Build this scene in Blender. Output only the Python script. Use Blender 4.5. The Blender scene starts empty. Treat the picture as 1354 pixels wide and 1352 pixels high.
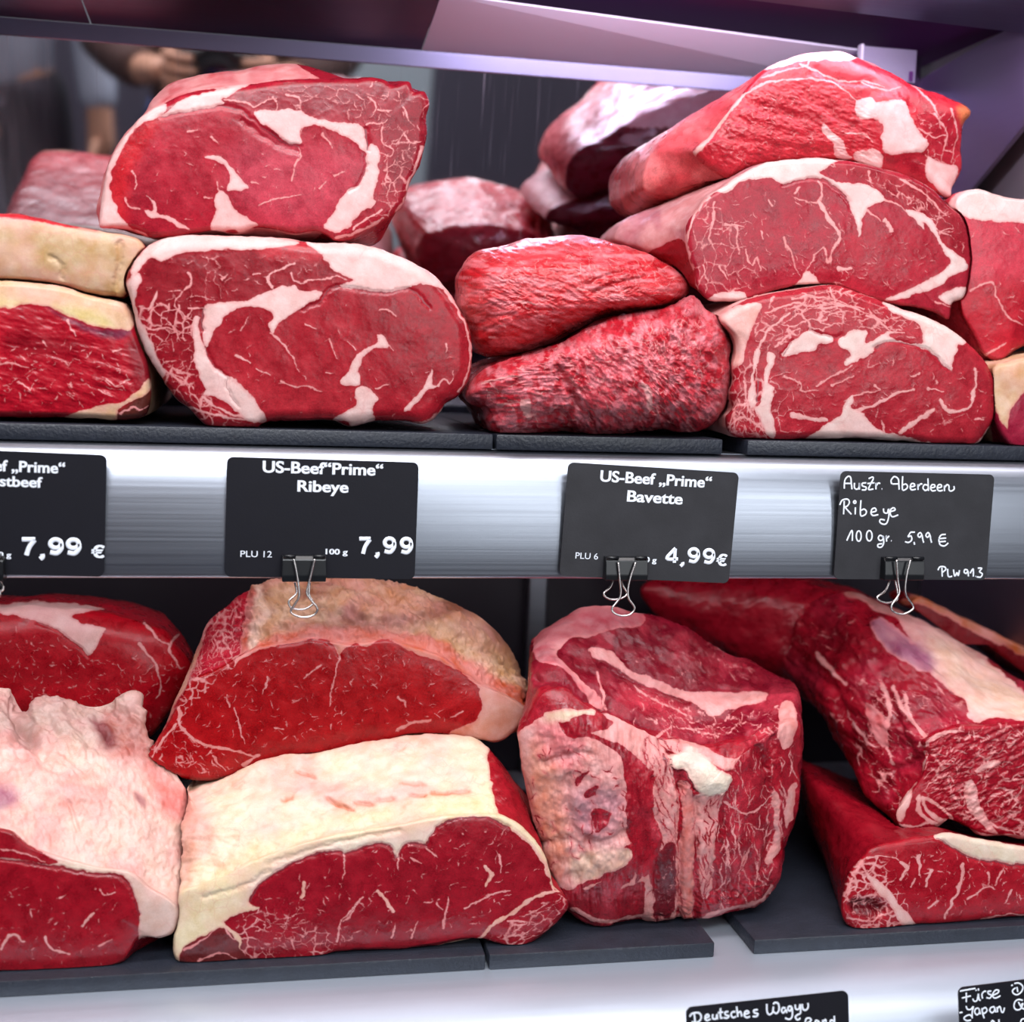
import bpy, bmesh, math, random
import numpy as np
from mathutils import Vector, Matrix

# ------------------------------------------------------------------ camera
FPX, PW, PH = 1700.0, 1354.0, 1352.0
YAW, PITCH, ROLL = math.radians(11.05), math.radians(6.58), 0.034
CAM = np.array([0.0, -0.85, 0.048])
_F = np.array([math.sin(YAW)*math.cos(PITCH), math.cos(YAW)*math.cos(PITCH), -math.sin(PITCH)])
_R0 = np.array([math.cos(YAW), -math.sin(YAW), 0.0])
_U0 = np.cross(_R0, _F)
_R = _R0*math.cos(ROLL) + _U0*math.sin(ROLL)
_U = _U0*math.cos(ROLL) - _R0*math.sin(ROLL)
SC = bpy.context.scene
COL = SC.collection
_cd = bpy.data.cameras.new('camera')
_cd.sensor_width = 36.0
_cd.lens = 36.0*FPX/PW
_cd.clip_start = 0.02
_cd.dof.use_dof = True
_cd.dof.focus_distance = 0.88
_cd.dof.aperture_fstop = 4.5
_co = bpy.data.objects.new('camera', _cd)
COL.objects.link(_co)
_co.matrix_world = Matrix(((_R[0], _U[0], -_F[0], CAM[0]), (_R[1], _U[1], -_F[1], CAM[1]),
                           (_R[2], _U[2], -_F[2], CAM[2]), (0, 0, 0, 1)))
SC.camera = _co

# ------------------------------------------------------------------ world, lights, exposure
SC.view_settings.view_transform = 'Standard'
SC.view_settings.look = 'None'
SC.view_settings.gamma = 1.0
SC.view_settings.exposure = 0.0
SC.view_settings.use_curve_mapping = False
SC.cycles.use_denoising = True
_w = bpy.data.worlds.new('shop_air')
SC.world = _w
_w.use_nodes = True
_w.node_tree.nodes['Background'].inputs[0].default_value = (0.82, 0.86, 1.0, 1)
_w.node_tree.nodes['Background'].inputs[1].default_value = 0.20


def area_light(name, loc, target, sx, sy, power, color):
    d = bpy.data.lights.new(name, 'AREA')
    d.shape = 'RECTANGLE'; d.size = sx; d.size_y = sy; d.energy = power; d.color = color
    o = bpy.data.objects.new(name, d); COL.objects.link(o)
    o.location = loc
    v = Vector(target) - Vector(loc)
    o.rotation_euler = v.to_track_quat('-Z', 'Y').to_euler()
    return o


# tube under the front of the canopy, added panels for the rail's bright bands, a ceiling lamp behind the customer, added fills, tinted lamp under the canopy
area_light('canopy_tube_light', (0.15, -0.30, 0.60), (0.15, 0.06, -0.10), 1.9, 0.16, 6.6, (1.0, 0.93, 0.95))
area_light('rail_band_light', (0.72, -3.1, 0.55), (0.60, 0.0, 0.1), 0.50, 1.5, 16.0, (0.93, 0.97, 1.0))  # unseen panel added to give the rail a bright band
area_light('rail_band_light', (1.75, -3.1, 0.55), (1.20, 0.0, 0.1), 0.50, 1.5, 16.0, (0.93, 0.97, 1.0))  # second added panel, for the rail's right-hand bright band
area_light('shop_ceiling_light', (-0.2, -1.8, 1.45), (0.1, 0.0, -0.2), 1.6, 0.9, 26.0, (0.95, 0.96, 1.0))
area_light('mirror_fill_light', (0.0, -2.0, 1.75), (0.0, -2.7, -0.8), 2.4, 0.4, 70.0, (0.92, 0.96, 1.0))  # added fill that keeps the mirrored shop from going black
area_light('under_shelf_tube_light', (0.05, 0.022, -0.030), (0.05, 0.13, -0.20), 1.2, 0.015, 0.75, (1.0, 0.84, 0.90))
area_light('customer_fill_light', (-0.1, -0.55, 1.5), (-0.1, -1.3, 0.0), 1.6, 0.2, 16.0, (1.0, 0.95, 0.92))  # added fill to brighten the figures facing the counter
area_light('canopy_lamp', (0.34, 0.030, 0.312), (0.36, 0.26, 0.312), 0.34, 0.02, 0.8, (0.86, 0.76, 1.0))

# ------------------------------------------------------------------ pixel <-> world helpers


def ray(u, v):
    u = np.asarray(u, float); v = np.asarray(v, float)
    a = (u - PW/2)/FPX; b = -(v - PH/2)/FPX
    return _F + a[..., None]*_R + b[..., None]*_U


def at_y(u, v, y):
    """point seen at (u, v) on the upright plane at depth y"""
    d = ray(u, v)
    t = (np.asarray(y, float) - CAM[1])/d[..., 1]
    return CAM + d*t[..., None]


def at_z(u, v, z):
    d = ray(u, v)
    t = (z - CAM[2])/d[..., 2]
    return CAM + d*t[..., None]


def to_px(p):
    q = np.asarray(p, float) - CAM
    w = q@_F
    return PW/2 + FPX*(q@_R)/w, PH/2 - FPX*(q@_U)/w


def lin(c):
    c = np.asarray(c, float)/255.0
    return np.where(c <= 0.04045, c/12.92, ((c + 0.055)/1.055)**2.4)


def tag(o, label=None, cat=None, group=None, kind=None):
    if label: o['label'] = label
    if cat: o['category'] = cat
    if group: o['group'] = group
    if kind: o['kind'] = kind
    return o


def empty(name, loc):
    o = bpy.data.objects.new(name, None); COL.objects.link(o)
    o.location = loc
    o.empty_display_size = 0.02
    return o


def link_mesh(name, me, m=None, parent=None):
    o = bpy.data.objects.new(name, me); COL.objects.link(o)
    if m: me.materials.append(m)
    if parent:
        bpy.context.view_layer.update()
        o.parent = parent
        o.matrix_parent_inverse = Matrix.Translation(Vector(parent.location)).inverted()
    return o


def bm_obj(name, bm, m=None, parent=None, smooth=False):
    me = bpy.data.meshes.new(name)
    bmesh.ops.recalc_face_normals(bm, faces=bm.faces)
    bm.to_mesh(me); bm.free()
    if smooth:
        me.polygons.foreach_set('use_smooth', [True]*len(me.polygons))
    return link_mesh(name, me, m, parent)


def add_hull_box(bm, corners):
    """8 corners: bottom 4 then top 4, each in ring order"""
    vs = [bm.verts.new(Vector(c)) for c in corners]
    for f in ((3, 2, 1, 0), (4, 5, 6, 7), (0, 1, 5, 4), (1, 2, 6, 5), (2, 3, 7, 6), (3, 0, 4, 7)):
        bm.faces.new([vs[i] for i in f])
    return vs


def add_box(bm, x0, x1, y0, y1, z0, z1):
    return add_hull_box(bm, [(x0, y0, z0), (x1, y0, z0), (x1, y1, z0), (x0, y1, z0),
                             (x0, y0, z1), (x1, y0, z1), (x1, y1, z1), (x0, y1, z1)])


def bevel_all(bm, w, seg=2):
    bmesh.ops.bevel(bm, geom=list(bm.edges), offset=w, segments=seg, affect='EDGES', profile=0.5, clamp_overlap=True)


def sweep(bm, pts, r, n=8, closed=False):
    """round tube through pts"""
    pts = [Vector(p) for p in pts]
    m = len(pts); rings = []
    prev = None
    for i, p in enumerate(pts):
        if closed:
            t = (pts[(i+1) % m] - pts[i-1]).normalized()
        else:
            t = (pts[min(i+1, m-1)] - pts[max(i-1, 0)]).normalized()
        if prev is None:
            a = Vector((0, 1, 0)) if abs(t.y) < 0.9 else Vector((1, 0, 0))
            nrm = (a - t*a.dot(t)).normalized()
        else:
            nrm = (prev - t*prev.dot(t)).normalized()
        prev = nrm
        b = t.cross(nrm)
        rr = r[i] if hasattr(r, '__len__') else r
        rings.append([bm.verts.new(p + (nrm*math.cos(2*math.pi*k/n) + b*math.sin(2*math.pi*k/n))*rr) for k in range(n)])
    for i in range(m if closed else m-1):
        A, B = rings[i], rings[(i+1) % m]
        for k in range(n):
            bm.faces.new((A[k], A[(k+1) % n], B[(k+1) % n], B[k]))
    if not closed:
        bm.faces.new(rings[0][::-1]); bm.faces.new(rings[-1])


def profile_bar(bm, prof, x0, x1, nx=2):
    """closed (y, z) profile swept along x"""
    rows = []
    for i in range(nx):
        x = x0 + (x1-x0)*i/(nx-1)
        rows.append([bm.verts.new((x, y, z)) for y, z in prof])
    k = len(prof)
    for i in range(nx-1):
        for j in range(k):
            bm.faces.new((rows[i][j], rows[i][(j+1) % k], rows[i+1][(j+1) % k], rows[i+1][j]))
    bm.faces.new(rows[0]); bm.faces.new(rows[-1][::-1])


def spline(pts, n=12, closed=False):
    """Catmull-Rom through 2-D or 3-D points"""
    P = np.asarray(pts, float); m = len(P); out = []
    segs = m if closed else m-1
    for i in range(segs):
        if closed:
            a, b, c, d = P[(i-1) % m], P[i], P[(i+1) % m], P[(i+2) % m]
        else:
            a, b, c, d = P[max(i-1, 0)], P[i], P[i+1], P[min(i+2, m-1)]
        for t in np.linspace(0, 1, n, endpoint=False):
            out.append(0.5*((2*b) + (c-a)*t + (2*a-5*b+4*c-d)*t*t + (3*b-a-3*c+d)*t**3))
    if not closed: out.append(P[-1])
    return np.array(out)


# ------------------------------------------------------------------ materials


def material(name):
    m = bpy.data.materials.new(name); m.use_nodes = True
    nt = m.node_tree
    return m, nt, nt.nodes['Principled BSDF']


def node(nt, kind, **kw):
    n = nt.nodes.new(kind)
    for k, v in kw.items(): setattr(n, k, v)
    return n


def simple_mat(name, rgb, rough=0.5, metal=0.0, noise=0.0, nscale=60.0, bump=0.0, bscale=300.0, spec=0.5):
    m, nt, b = material(name)
    b.inputs['Roughness'].default_value = rough
    b.inputs['Metallic'].default_value = metal
    b.inputs['Specular IOR Level'].default_value = spec
    c = [float(x) for x in lin(rgb)] + [1.0]
    tc = node(nt, 'ShaderNodeTexCoord')
    if noise > 0:
        n = node(nt, 'ShaderNodeTexNoise'); n.inputs['Scale'].default_value = nscale; n.inputs['Detail'].default_value = 5
        nt.links.new(tc.outputs['Object'], n.inputs['Vector'])
        mx = node(nt, 'ShaderNodeMix', data_type='RGBA')
        mx.inputs[6].default_value = [max(0, x*(1-noise)) for x in c[:3]] + [1]
        mx.inputs[7].default_value = [min(1, x*(1+noise)) for x in c[:3]] + [1]
        nt.links.new(n.outputs[0], mx.inputs[0])
        nt.links.new(mx.outputs[2], b.inputs['Base Color'])
    else:
        b.inputs['Base Color'].default_value = c
    if bump > 0:
        n = node(nt, 'ShaderNodeTexNoise'); n.inputs['Scale'].default_value = bscale; n.inputs['Detail'].default_value = 4
        nt.links.new(tc.outputs['Object'], n.inputs['Vector'])
        bp = node(nt, 'ShaderNodeBump'); bp.inputs['Strength'].default_value = bump; bp.inputs['Distance'].default_value = 0.001
        nt.links.new(n.outputs[0], bp.inputs['Height'])
        nt.links.new(bp.outputs[0], b.inputs['Normal'])
    return m


def steel_mat(name, rgb, rough, stretch, amp=0.12, spots=0.0):
    """brushed stainless steel: streaks along one axis in roughness and bump"""
    m, nt, b = material(name)
    b.inputs['Metallic'].default_value = 1.0
    b.inputs['Base Color'].default_value = [float(x) for x in lin(rgb)] + [1]
    tc = node(nt, 'ShaderNodeTexCoord'); mp = node(nt, 'ShaderNodeMapping')
    mp.inputs['Scale'].default_value = stretch
    nt.links.new(tc.outputs['Object'], mp.inputs['Vector'])
    n = node(nt, 'ShaderNodeTexNoise'); n.inputs['Scale'].default_value = 1.0; n.inputs['Detail'].default_value = 6
    nt.links.new(mp.outputs[0], n.inputs['Vector'])
    mr = node(nt, 'ShaderNodeMapRange'); mr.inputs[3].default_value = rough-amp; mr.inputs[4].default_value = rough+amp
    nt.links.new(n.outputs[0], mr.inputs[0]); nt.links.new(mr.outputs[0], b.inputs['Roughness'])
    bp = node(nt, 'ShaderNodeBump'); bp.inputs['Strength'].default_value = 0.08; bp.inputs['Distance'].default_value = 0.0006
    nt.links.new(n.outputs[0], bp.inputs['Height']); nt.links.new(bp.outputs[0], b.inputs['Normal'])
    return m


M_RAIL = steel_mat('brushed_rail_steel', (158, 163, 174), 0.34, (3, 500, 500))
M_PANEL = steel_mat('canopy_steel', (118, 114, 140), 0.36, (4, 300, 300), 0.06)
M_SIDE = steel_mat('side_panel_steel', (182, 168, 196), 0.45, (200, 6, 200), 0.08)  # lavender base colour stands in for pink lamp light on the steel
M_DARKSTEEL = steel_mat('dark_canopy_steel', (120, 100, 130), 0.35, (4, 300, 300), 0.06)
M_SLATE = simple_mat('slate', (34, 38, 48), 0.42, 0, 0.35, 90, 0.5, 420)
M_SATIN = steel_mat('satin_steel', (188, 198, 212), 0.40, (3, 400, 400), 0.08)
M_LITPANEL = simple_mat('lit_canopy_sheet', (232, 224, 240), 0.4, 0.1, 0.05, 8)  # white base colour stands in for the light on the right-hand sheet
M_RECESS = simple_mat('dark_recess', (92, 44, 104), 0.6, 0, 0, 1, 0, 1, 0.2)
M_SATIN.node_tree.nodes['Principled BSDF'].inputs['Metallic'].default_value = 0.6
M_BACK = simple_mat('dark_back_panel', (22, 16, 30), 0.5, 0, 0.2, 20)
M_TAG = simple_mat('black_tag_plastic', (15, 15, 24), 0.5, 0, 0.15, 60, 0.05, 900, 0.3)
M_CHALKTAG = simple_mat('chalkboard_tag', (44, 44, 48), 0.6, 0, 0.4, 45, 0.1, 700, 0.3)
M_PRINT = simple_mat('white_print', (228, 234, 245), 0.6)
M_CLIP = simple_mat('black_clip_steel', (14, 16, 20), 0.28)
M_WIRE = simple_mat('clip_wire', (205, 200, 198), 0.22, 1.0)
# ------------------------------------------------------------------ the refrigerated case


def at_x(u, v, x):
    d = ray(u, v); t = (x-CAM[0])/d[0]
    return CAM + d*t


def panel(name, pts, thick, m, kind='structure'):
    """flat sheet through pts (world), given thickness along its normal"""
    bm = bmesh.new()
    P = [Vector(p) for p in pts]
    n = (P[1]-P[0]).cross(P[-1]-P[0]).normalized()
    A = [bm.verts.new(p) for p in P]; B = [bm.verts.new(p+n*thick) for p in P]
    k = len(P)
    bm.faces.new(A[::-1]); bm.faces.new(B)
    for i in range(k): bm.faces.new((A[i], A[(i+1) % k], B[(i+1) % k], B[i]))
    o = bm_obj(name, bm, m)
    if kind: o['kind'] = kind
    return o


def structure(name, bm, m, smooth=False):
    o = bm_obj(name, bm, m, None, smooth); o['kind'] = 'structure'; return o


Z_UP, Z_LOW = 0.0, -0.338
X0, X1 = -0.62, 0.605

# decks
bm = bmesh.new(); add_box(bm, X0, X1, 0.006, 0.345, -0.024, -0.0105)
structure('upper_shelf_deck', bm, M_RAIL)
bm = bmesh.new(); add_box(bm, X0, X1+0.12, -0.072, 0.345, -0.366, -0.3485)
structure('lower_shelf_deck', bm, M_SATIN)

# curved front rail of the upper shelf (price strip)
prof = [(0.0075, -0.0105), (0.002, -0.0112), (-0.003, -0.0135), (-0.0065, -0.018), (-0.0095, -0.025), (-0.0122, -0.034),
        (-0.0142, -0.046), (-0.0154, -0.060), (-0.0160, -0.074), (-0.0160, -0.0925), (-0.0156, -0.0948), (-0.0140, -0.0958),
        (-0.0118, -0.0950), (-0.0110, -0.092), (-0.0112, -0.074), (-0.0100, -0.054), (-0.0070, -0.036), (-0.002, -0.0245), (0.0075, -0.0235)]
bm = bmesh.new(); profile_bar(bm, prof, X0, X1, 24)
o = bm_obj('price_rail', bm, M_RAIL, None, True)
mod = o.modifiers.new('edges', 'EDGE_SPLIT'); mod.split_angle = math.radians(50)
tag(o, 'brushed steel price rail along the front of the upper shelf', 'rail')

# rounded nosing of the lower shelf
prof = [(-0.0715, -0.3485), (-0.080, -0.3486)]
for k in range(1, 15):
    a = math.pi/2*k/14*0.93
    prof.append((-0.080-0.062*math.sin(a), -0.4106+0.062*math.cos(a)))
prof += [(-0.144, -0.43), (-0.140, -0.43), (-0.1365, -0.408), (-0.12, -0.372), (-0.09, -0.354), (-0.0715, -0.3525)]
bm = bmesh.new(); profile_bar(bm, prof, X0, X1+0.12, 24)
o = bm_obj('price_rail', bm, M_SATIN, None, True)
mod = o.modifiers.new('edges', 'EDGE_SPLIT'); mod.split_angle = math.radians(50)
tag(o, 'rounded steel rail along the front of the lower shelf', 'rail')

# back of the lower compartment, its end wall, and the end wall beside the upper shelf
bm = bmesh.new(); add_box(bm, X0, X1+0.13, 0.345, 0.355, -0.40, 0.0)
structure('wall_back', bm, M_BACK)
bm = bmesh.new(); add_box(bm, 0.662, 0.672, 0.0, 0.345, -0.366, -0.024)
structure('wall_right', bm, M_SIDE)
bm = bmesh.new(); add_box(bm, X0-0.01, X0, -0.05, 0.345, -0.366, 0.34)
structure('wall_left', bm, M_BACK)

# mirror along the back of the upper shelf, leaning forward at the top
MB, MT = (0.338, -0.008), (0.2745, 0.2955)      # (y, z) of bottom and top edge


def mirror_mat():
    m, nt, b = material('scratched_mirror')
    b.inputs['Metallic'].default_value = 1.0
    b.inputs['Base Color'].default_value = (0.80, 0.78, 0.84, 1)
    b.inputs['Roughness'].default_value = 0.03
    tc = node(nt, 'ShaderNodeTexCoord'); mp = node(nt, 'ShaderNodeMapping')
    mp.inputs['Rotation'].default_value = (0, math.radians(48), 0); mp.inputs['Scale'].default_value = (520, 1, 9)
    nt.links.new(tc.outputs['Object'], mp.inputs['Vector'])
    n = node(nt, 'ShaderNodeTexNoise'); n.inputs['Scale'].default_value = 1; n.inputs['Detail'].default_value = 2
    nt.links.new(mp.outputs[0], n.inputs['Vector'])
    big = node(nt, 'ShaderNodeTexNoise'); big.inputs['Scale'].default_value = 9; nt.links.new(tc.outputs['Object'], big.inputs['Vector'])
    mr = node(nt, 'ShaderNodeMapRange'); mr.inputs[1].default_value = 0.62; mr.inputs[2].default_value = 0.74
    nt.links.new(n.outputs[0], mr.inputs[0])
    m2 = node(nt, 'ShaderNodeMapRange'); m2.inputs[1].default_value = 0.42; m2.inputs[2].default_value = 0.62; m2.inputs[4].default_value = 0.22
    nt.links.new(big.outputs[0], m2.inputs[0])
    mu = node(nt, 'ShaderNodeMath', operation='MULTIPLY'); nt.links.new(mr.outputs[0], mu.inputs[0]); nt.links.new(m2.outputs[0], mu.inputs[1])
    # scratched, smeary patch towards the left end, its pale haze painting in glare
    sx = node(nt, 'ShaderNodeSeparateXYZ'); nt.links.new(tc.outputs['Object'], sx.inputs[0])
    m3 = node(nt, 'ShaderNodeMapRange'); m3.inputs[1].default_value = -0.165; m3.inputs[2].default_value = -0.245; m3.inputs[4].default_value = 0.55
    nt.links.new(sx.outputs[0], m3.inputs[0])
    n3 = node(nt, 'ShaderNodeTexNoise'); n3.inputs['Scale'].default_value = 1.0; n3.inputs['Detail'].default_value = 5
    mp3 = node(nt, 'ShaderNodeMapping'); mp3.inputs['Scale'].default_value = (160, 1, 18); mp3.inputs['Rotation'].default_value = (0, math.radians(12), 0)
    nt.links.new(tc.outputs['Object'], mp3.inputs['Vector']); nt.links.new(mp3.outputs[0], n3.inputs['Vector'])
    m4 = node(nt, 'ShaderNodeMath', operation='MULTIPLY'); nt.links.new(m3.outputs[0], m4.inputs[0]); nt.links.new(n3.outputs[0], m4.inputs[1])
    m5 = node(nt, 'ShaderNodeMath', operation='ADD'); nt.links.new(mu.outputs[0], m5.inputs[0]); nt.links.new(m4.outputs[0], m5.inputs[1])
    mu = m5
    d = node(nt, 'ShaderNodeBsdfDiffuse'); d.inputs[0].default_value = (0.75, 0.72, 0.80, 1)
    mx = node(nt, 'ShaderNodeMixShader')
    nt.links.new(mu.outputs[0], mx.inputs[0]); nt.links.new(b.outputs[0], mx.inputs[1]); nt.links.new(d.outputs[0], mx.inputs[2])
    nt.links.new(mx.outputs[0], nt.nodes['Material Output'].inputs['Surface'])
    return m


M_MIRROR = mirror_mat()
bm = bmesh.new()
add_hull_box(bm, [(X0, MB[0], MB[1]), (0.56, MB[0], MB[1]), (0.56, MB[0]+0.004, MB[1]), (X0, MB[0]+0.004, MB[1]),
                  (X0, MT[0], MT[1]), (0.56, MT[0], MT[1]), (0.56, MT[0]+0.004, MT[1]), (X0, MT[0]+0.004, MT[1])])
tag(bm_obj('mirror', bm, M_MIRROR), 'tall scratched mirror panel behind the meat on the upper shelf', 'mirror')
# strip that holds the mirror's top edge
bm = bmesh.new()
add_hull_box(bm, [(X0, MT[0]-0.004, MT[1]-0.001), (X1, MT[0]-0.004, MT[1]-0.001), (X1, MT[0]+0.006, MT[1]-0.001), (X0, MT[0]+0.006, MT[1]-0.001),
                  (X0, MT[0]-0.006, MT[1]+0.0115), (X1, MT[0]-0.006, MT[1]+0.0115), (X1, MT[0]+0.006, MT[1]+0.0115), (X0, MT[0]+0.006, MT[1]+0.0115)])
structure('trim_1', bm, M_PANEL)
# canopy sheets above it, a dark recess in front of them, and the next sheet towards the customer
xs = at_y(116, 12, 0.25)[0]; xs2 = at_y(562, 30, 0.25)[0]
fy = lambda x: 0.1563 + (x-0.1613)*0.159


def canopy_sheet(name, xa, xb, m):
    bm = bmesh.new()
    add_hull_box(bm, [(xa, 0.268, 0.3072), (xb, 0.268, 0.3072), (xb, fy(xb), 0.322), (xa, fy(xa), 0.322),
                      (xa, 0.268, 0.3082), (xb, 0.268, 0.3082), (xb, fy(xb), 0.3235), (xa, fy(xa), 0.3235)])
    structure(name, bm, m)


canopy_sheet('ceiling', xs2+0.0004, at_y(1142, 100, 0.25)[0], M_LITPANEL)
canopy_sheet('ceiling', xs+0.0006, xs2-0.0004, M_PANEL)
canopy_sheet('ceiling', X0, xs-0.0006, M_PANEL)
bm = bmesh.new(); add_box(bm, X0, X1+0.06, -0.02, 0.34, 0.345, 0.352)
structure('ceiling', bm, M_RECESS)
gy = lambda x: 0.0949 + (x-0.3507)*0.088
bm = bmesh.new()
add_hull_box(bm, [(0.0, 0.03, 0.322), (X1, 0.03, 0.322), (X1, gy(X1), 0.322), (0.0, gy(0.0), 0.322),
                  (0.0, 0.03, 0.326), (X1, 0.03, 0.326), (X1, gy(X1), 0.326), (0.0, gy(0.0), 0.326)])
structure('ceiling', bm, M_PANEL)
# bracket plate hanging at the back right corner, with a little slot
a0 = at_y(1139, 60, 0.185); a1_ = at_y(1210, 110, 0.185)
br = empty('steel_bracket', (0.5*(a0[0]+a1_[0]), 0.185, a0[2]))
tag(br, 'small pale steel bracket plate hanging under the canopy beside the end wall', 'bracket')
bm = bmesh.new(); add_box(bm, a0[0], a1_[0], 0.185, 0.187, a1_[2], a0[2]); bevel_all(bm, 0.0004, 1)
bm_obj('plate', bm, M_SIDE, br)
bm = bmesh.new(); add_box(bm, a1_[0]-0.006, a1_[0]-0.003, 0.1835, 0.185, a1_[2]+0.001, a1_[2]+0.009)
bm_obj('slot', bm, M_RECESS, br)
bm = bmesh.new(); add_box(bm, a0[0]-0.002, a0[0], 0.180, 0.187, a1_[2]-0.002, a0[2])
bm_obj('edge_lip', bm, M_LITPANEL, br)
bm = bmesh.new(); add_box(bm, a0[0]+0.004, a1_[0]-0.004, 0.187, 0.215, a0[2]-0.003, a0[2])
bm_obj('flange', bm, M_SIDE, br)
# upright behind the lower meat
c0 = at_y(697, 800, 0.335)[0]; c1_ = at_y(722, 800, 0.335)[0]
bm = bmesh.new(); add_box(bm, c0, c1_, 0.330, 0.3445, -0.3484, -0.0245); bevel_all(bm, 0.002, 2)
tag(bm_obj('shelf_upright', bm, M_RAIL), 'slim steel shelf upright at the back of the lower compartment', 'post')
# end wall beside the upper shelf: a sheet with a slanting lower edge
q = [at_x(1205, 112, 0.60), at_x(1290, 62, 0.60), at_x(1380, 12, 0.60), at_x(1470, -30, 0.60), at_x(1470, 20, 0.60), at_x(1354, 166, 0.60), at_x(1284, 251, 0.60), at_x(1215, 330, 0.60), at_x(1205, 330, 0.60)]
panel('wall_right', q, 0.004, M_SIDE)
bm = bmesh.new(); add_box(bm, 0.62, 0.63, -0.05, 0.345, -0.02, 0.36)
structure('wall_right', bm, simple_mat('grey_end_wall', (120, 112, 118), 0.5, 0, 0.1, 20))
bm = bmesh.new(); add_box(bm, 0.5605, 0.60, 0.30, 0.31, -0.02, 0.345)
structure('wall_back', bm, M_DARKSTEEL)

# the shop on the customer's side, seen only in the mirror and in the steel
bm = bmesh.new(); add_box(bm, -3.0, 3.2, -3.30, -3.20, -1.14, 1.9)
structure('wall_front', bm, simple_mat('shop_wall', (78, 72, 84), 0.7, 0, 0.15, 2))
bm = bmesh.new(); add_box(bm, -3.0, 3.2, -3.20, -0.16, -1.18, -1.14)
structure('floor', bm, simple_mat('shop_floor', (70, 62, 66), 0.5, 0, 0.2, 3))
bm = bmesh.new(); add_box(bm, 0.07, 0.44, -2.35, -2.2, -1.14, 1.6)
structure('trim_2', bm, simple_mat('pale_pillar', (186, 200, 204), 0.6))
# ------------------------------------------------------------------ slates


def slate(label, x0, x1, yf, zt, depth=0.322, chip=0.0):
    bm = bmesh.new()
    add_box(bm, x0, x1, yf, yf+depth, zt-0.0105, zt)
    bevel_all(bm, 0.0012, 2)
    o = bm_obj('slate_slab', bm, M_SLATE, None, True)
    mod = o.modifiers.new('edges', 'EDGE_SPLIT'); mod.split_angle = math.radians(40)
    tag(o, label, 'slate', 'slate serving slabs')
    return o


slate('long black slate slab under the two big ribeye cuts on the upper shelf', -0.60, 0.1515, 0.0, 0.0)
slate('short black slate slab under the two bavette pieces on the upper shelf', 0.1535, 0.3135, -0.0008, 0.0)
slate('black slate slab under the right-hand stack of three cuts, upper shelf', 0.3315, 0.595, -0.001, 0.0)
slate('long black slate slab under the fat-capped sirloins on the lower shelf', -0.60, 0.1468, -0.060, -0.338)
slate('black slate slab under the bone-in chunk on the lower shelf', 0.1492, 0.3045, -0.0605, -0.338)
slate('black slate slab at the right end of the lower shelf with its left side edge in view', 0.3330, 0.70, -0.060, -0.338)

# ------------------------------------------------------------------ price tags and clips


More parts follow.
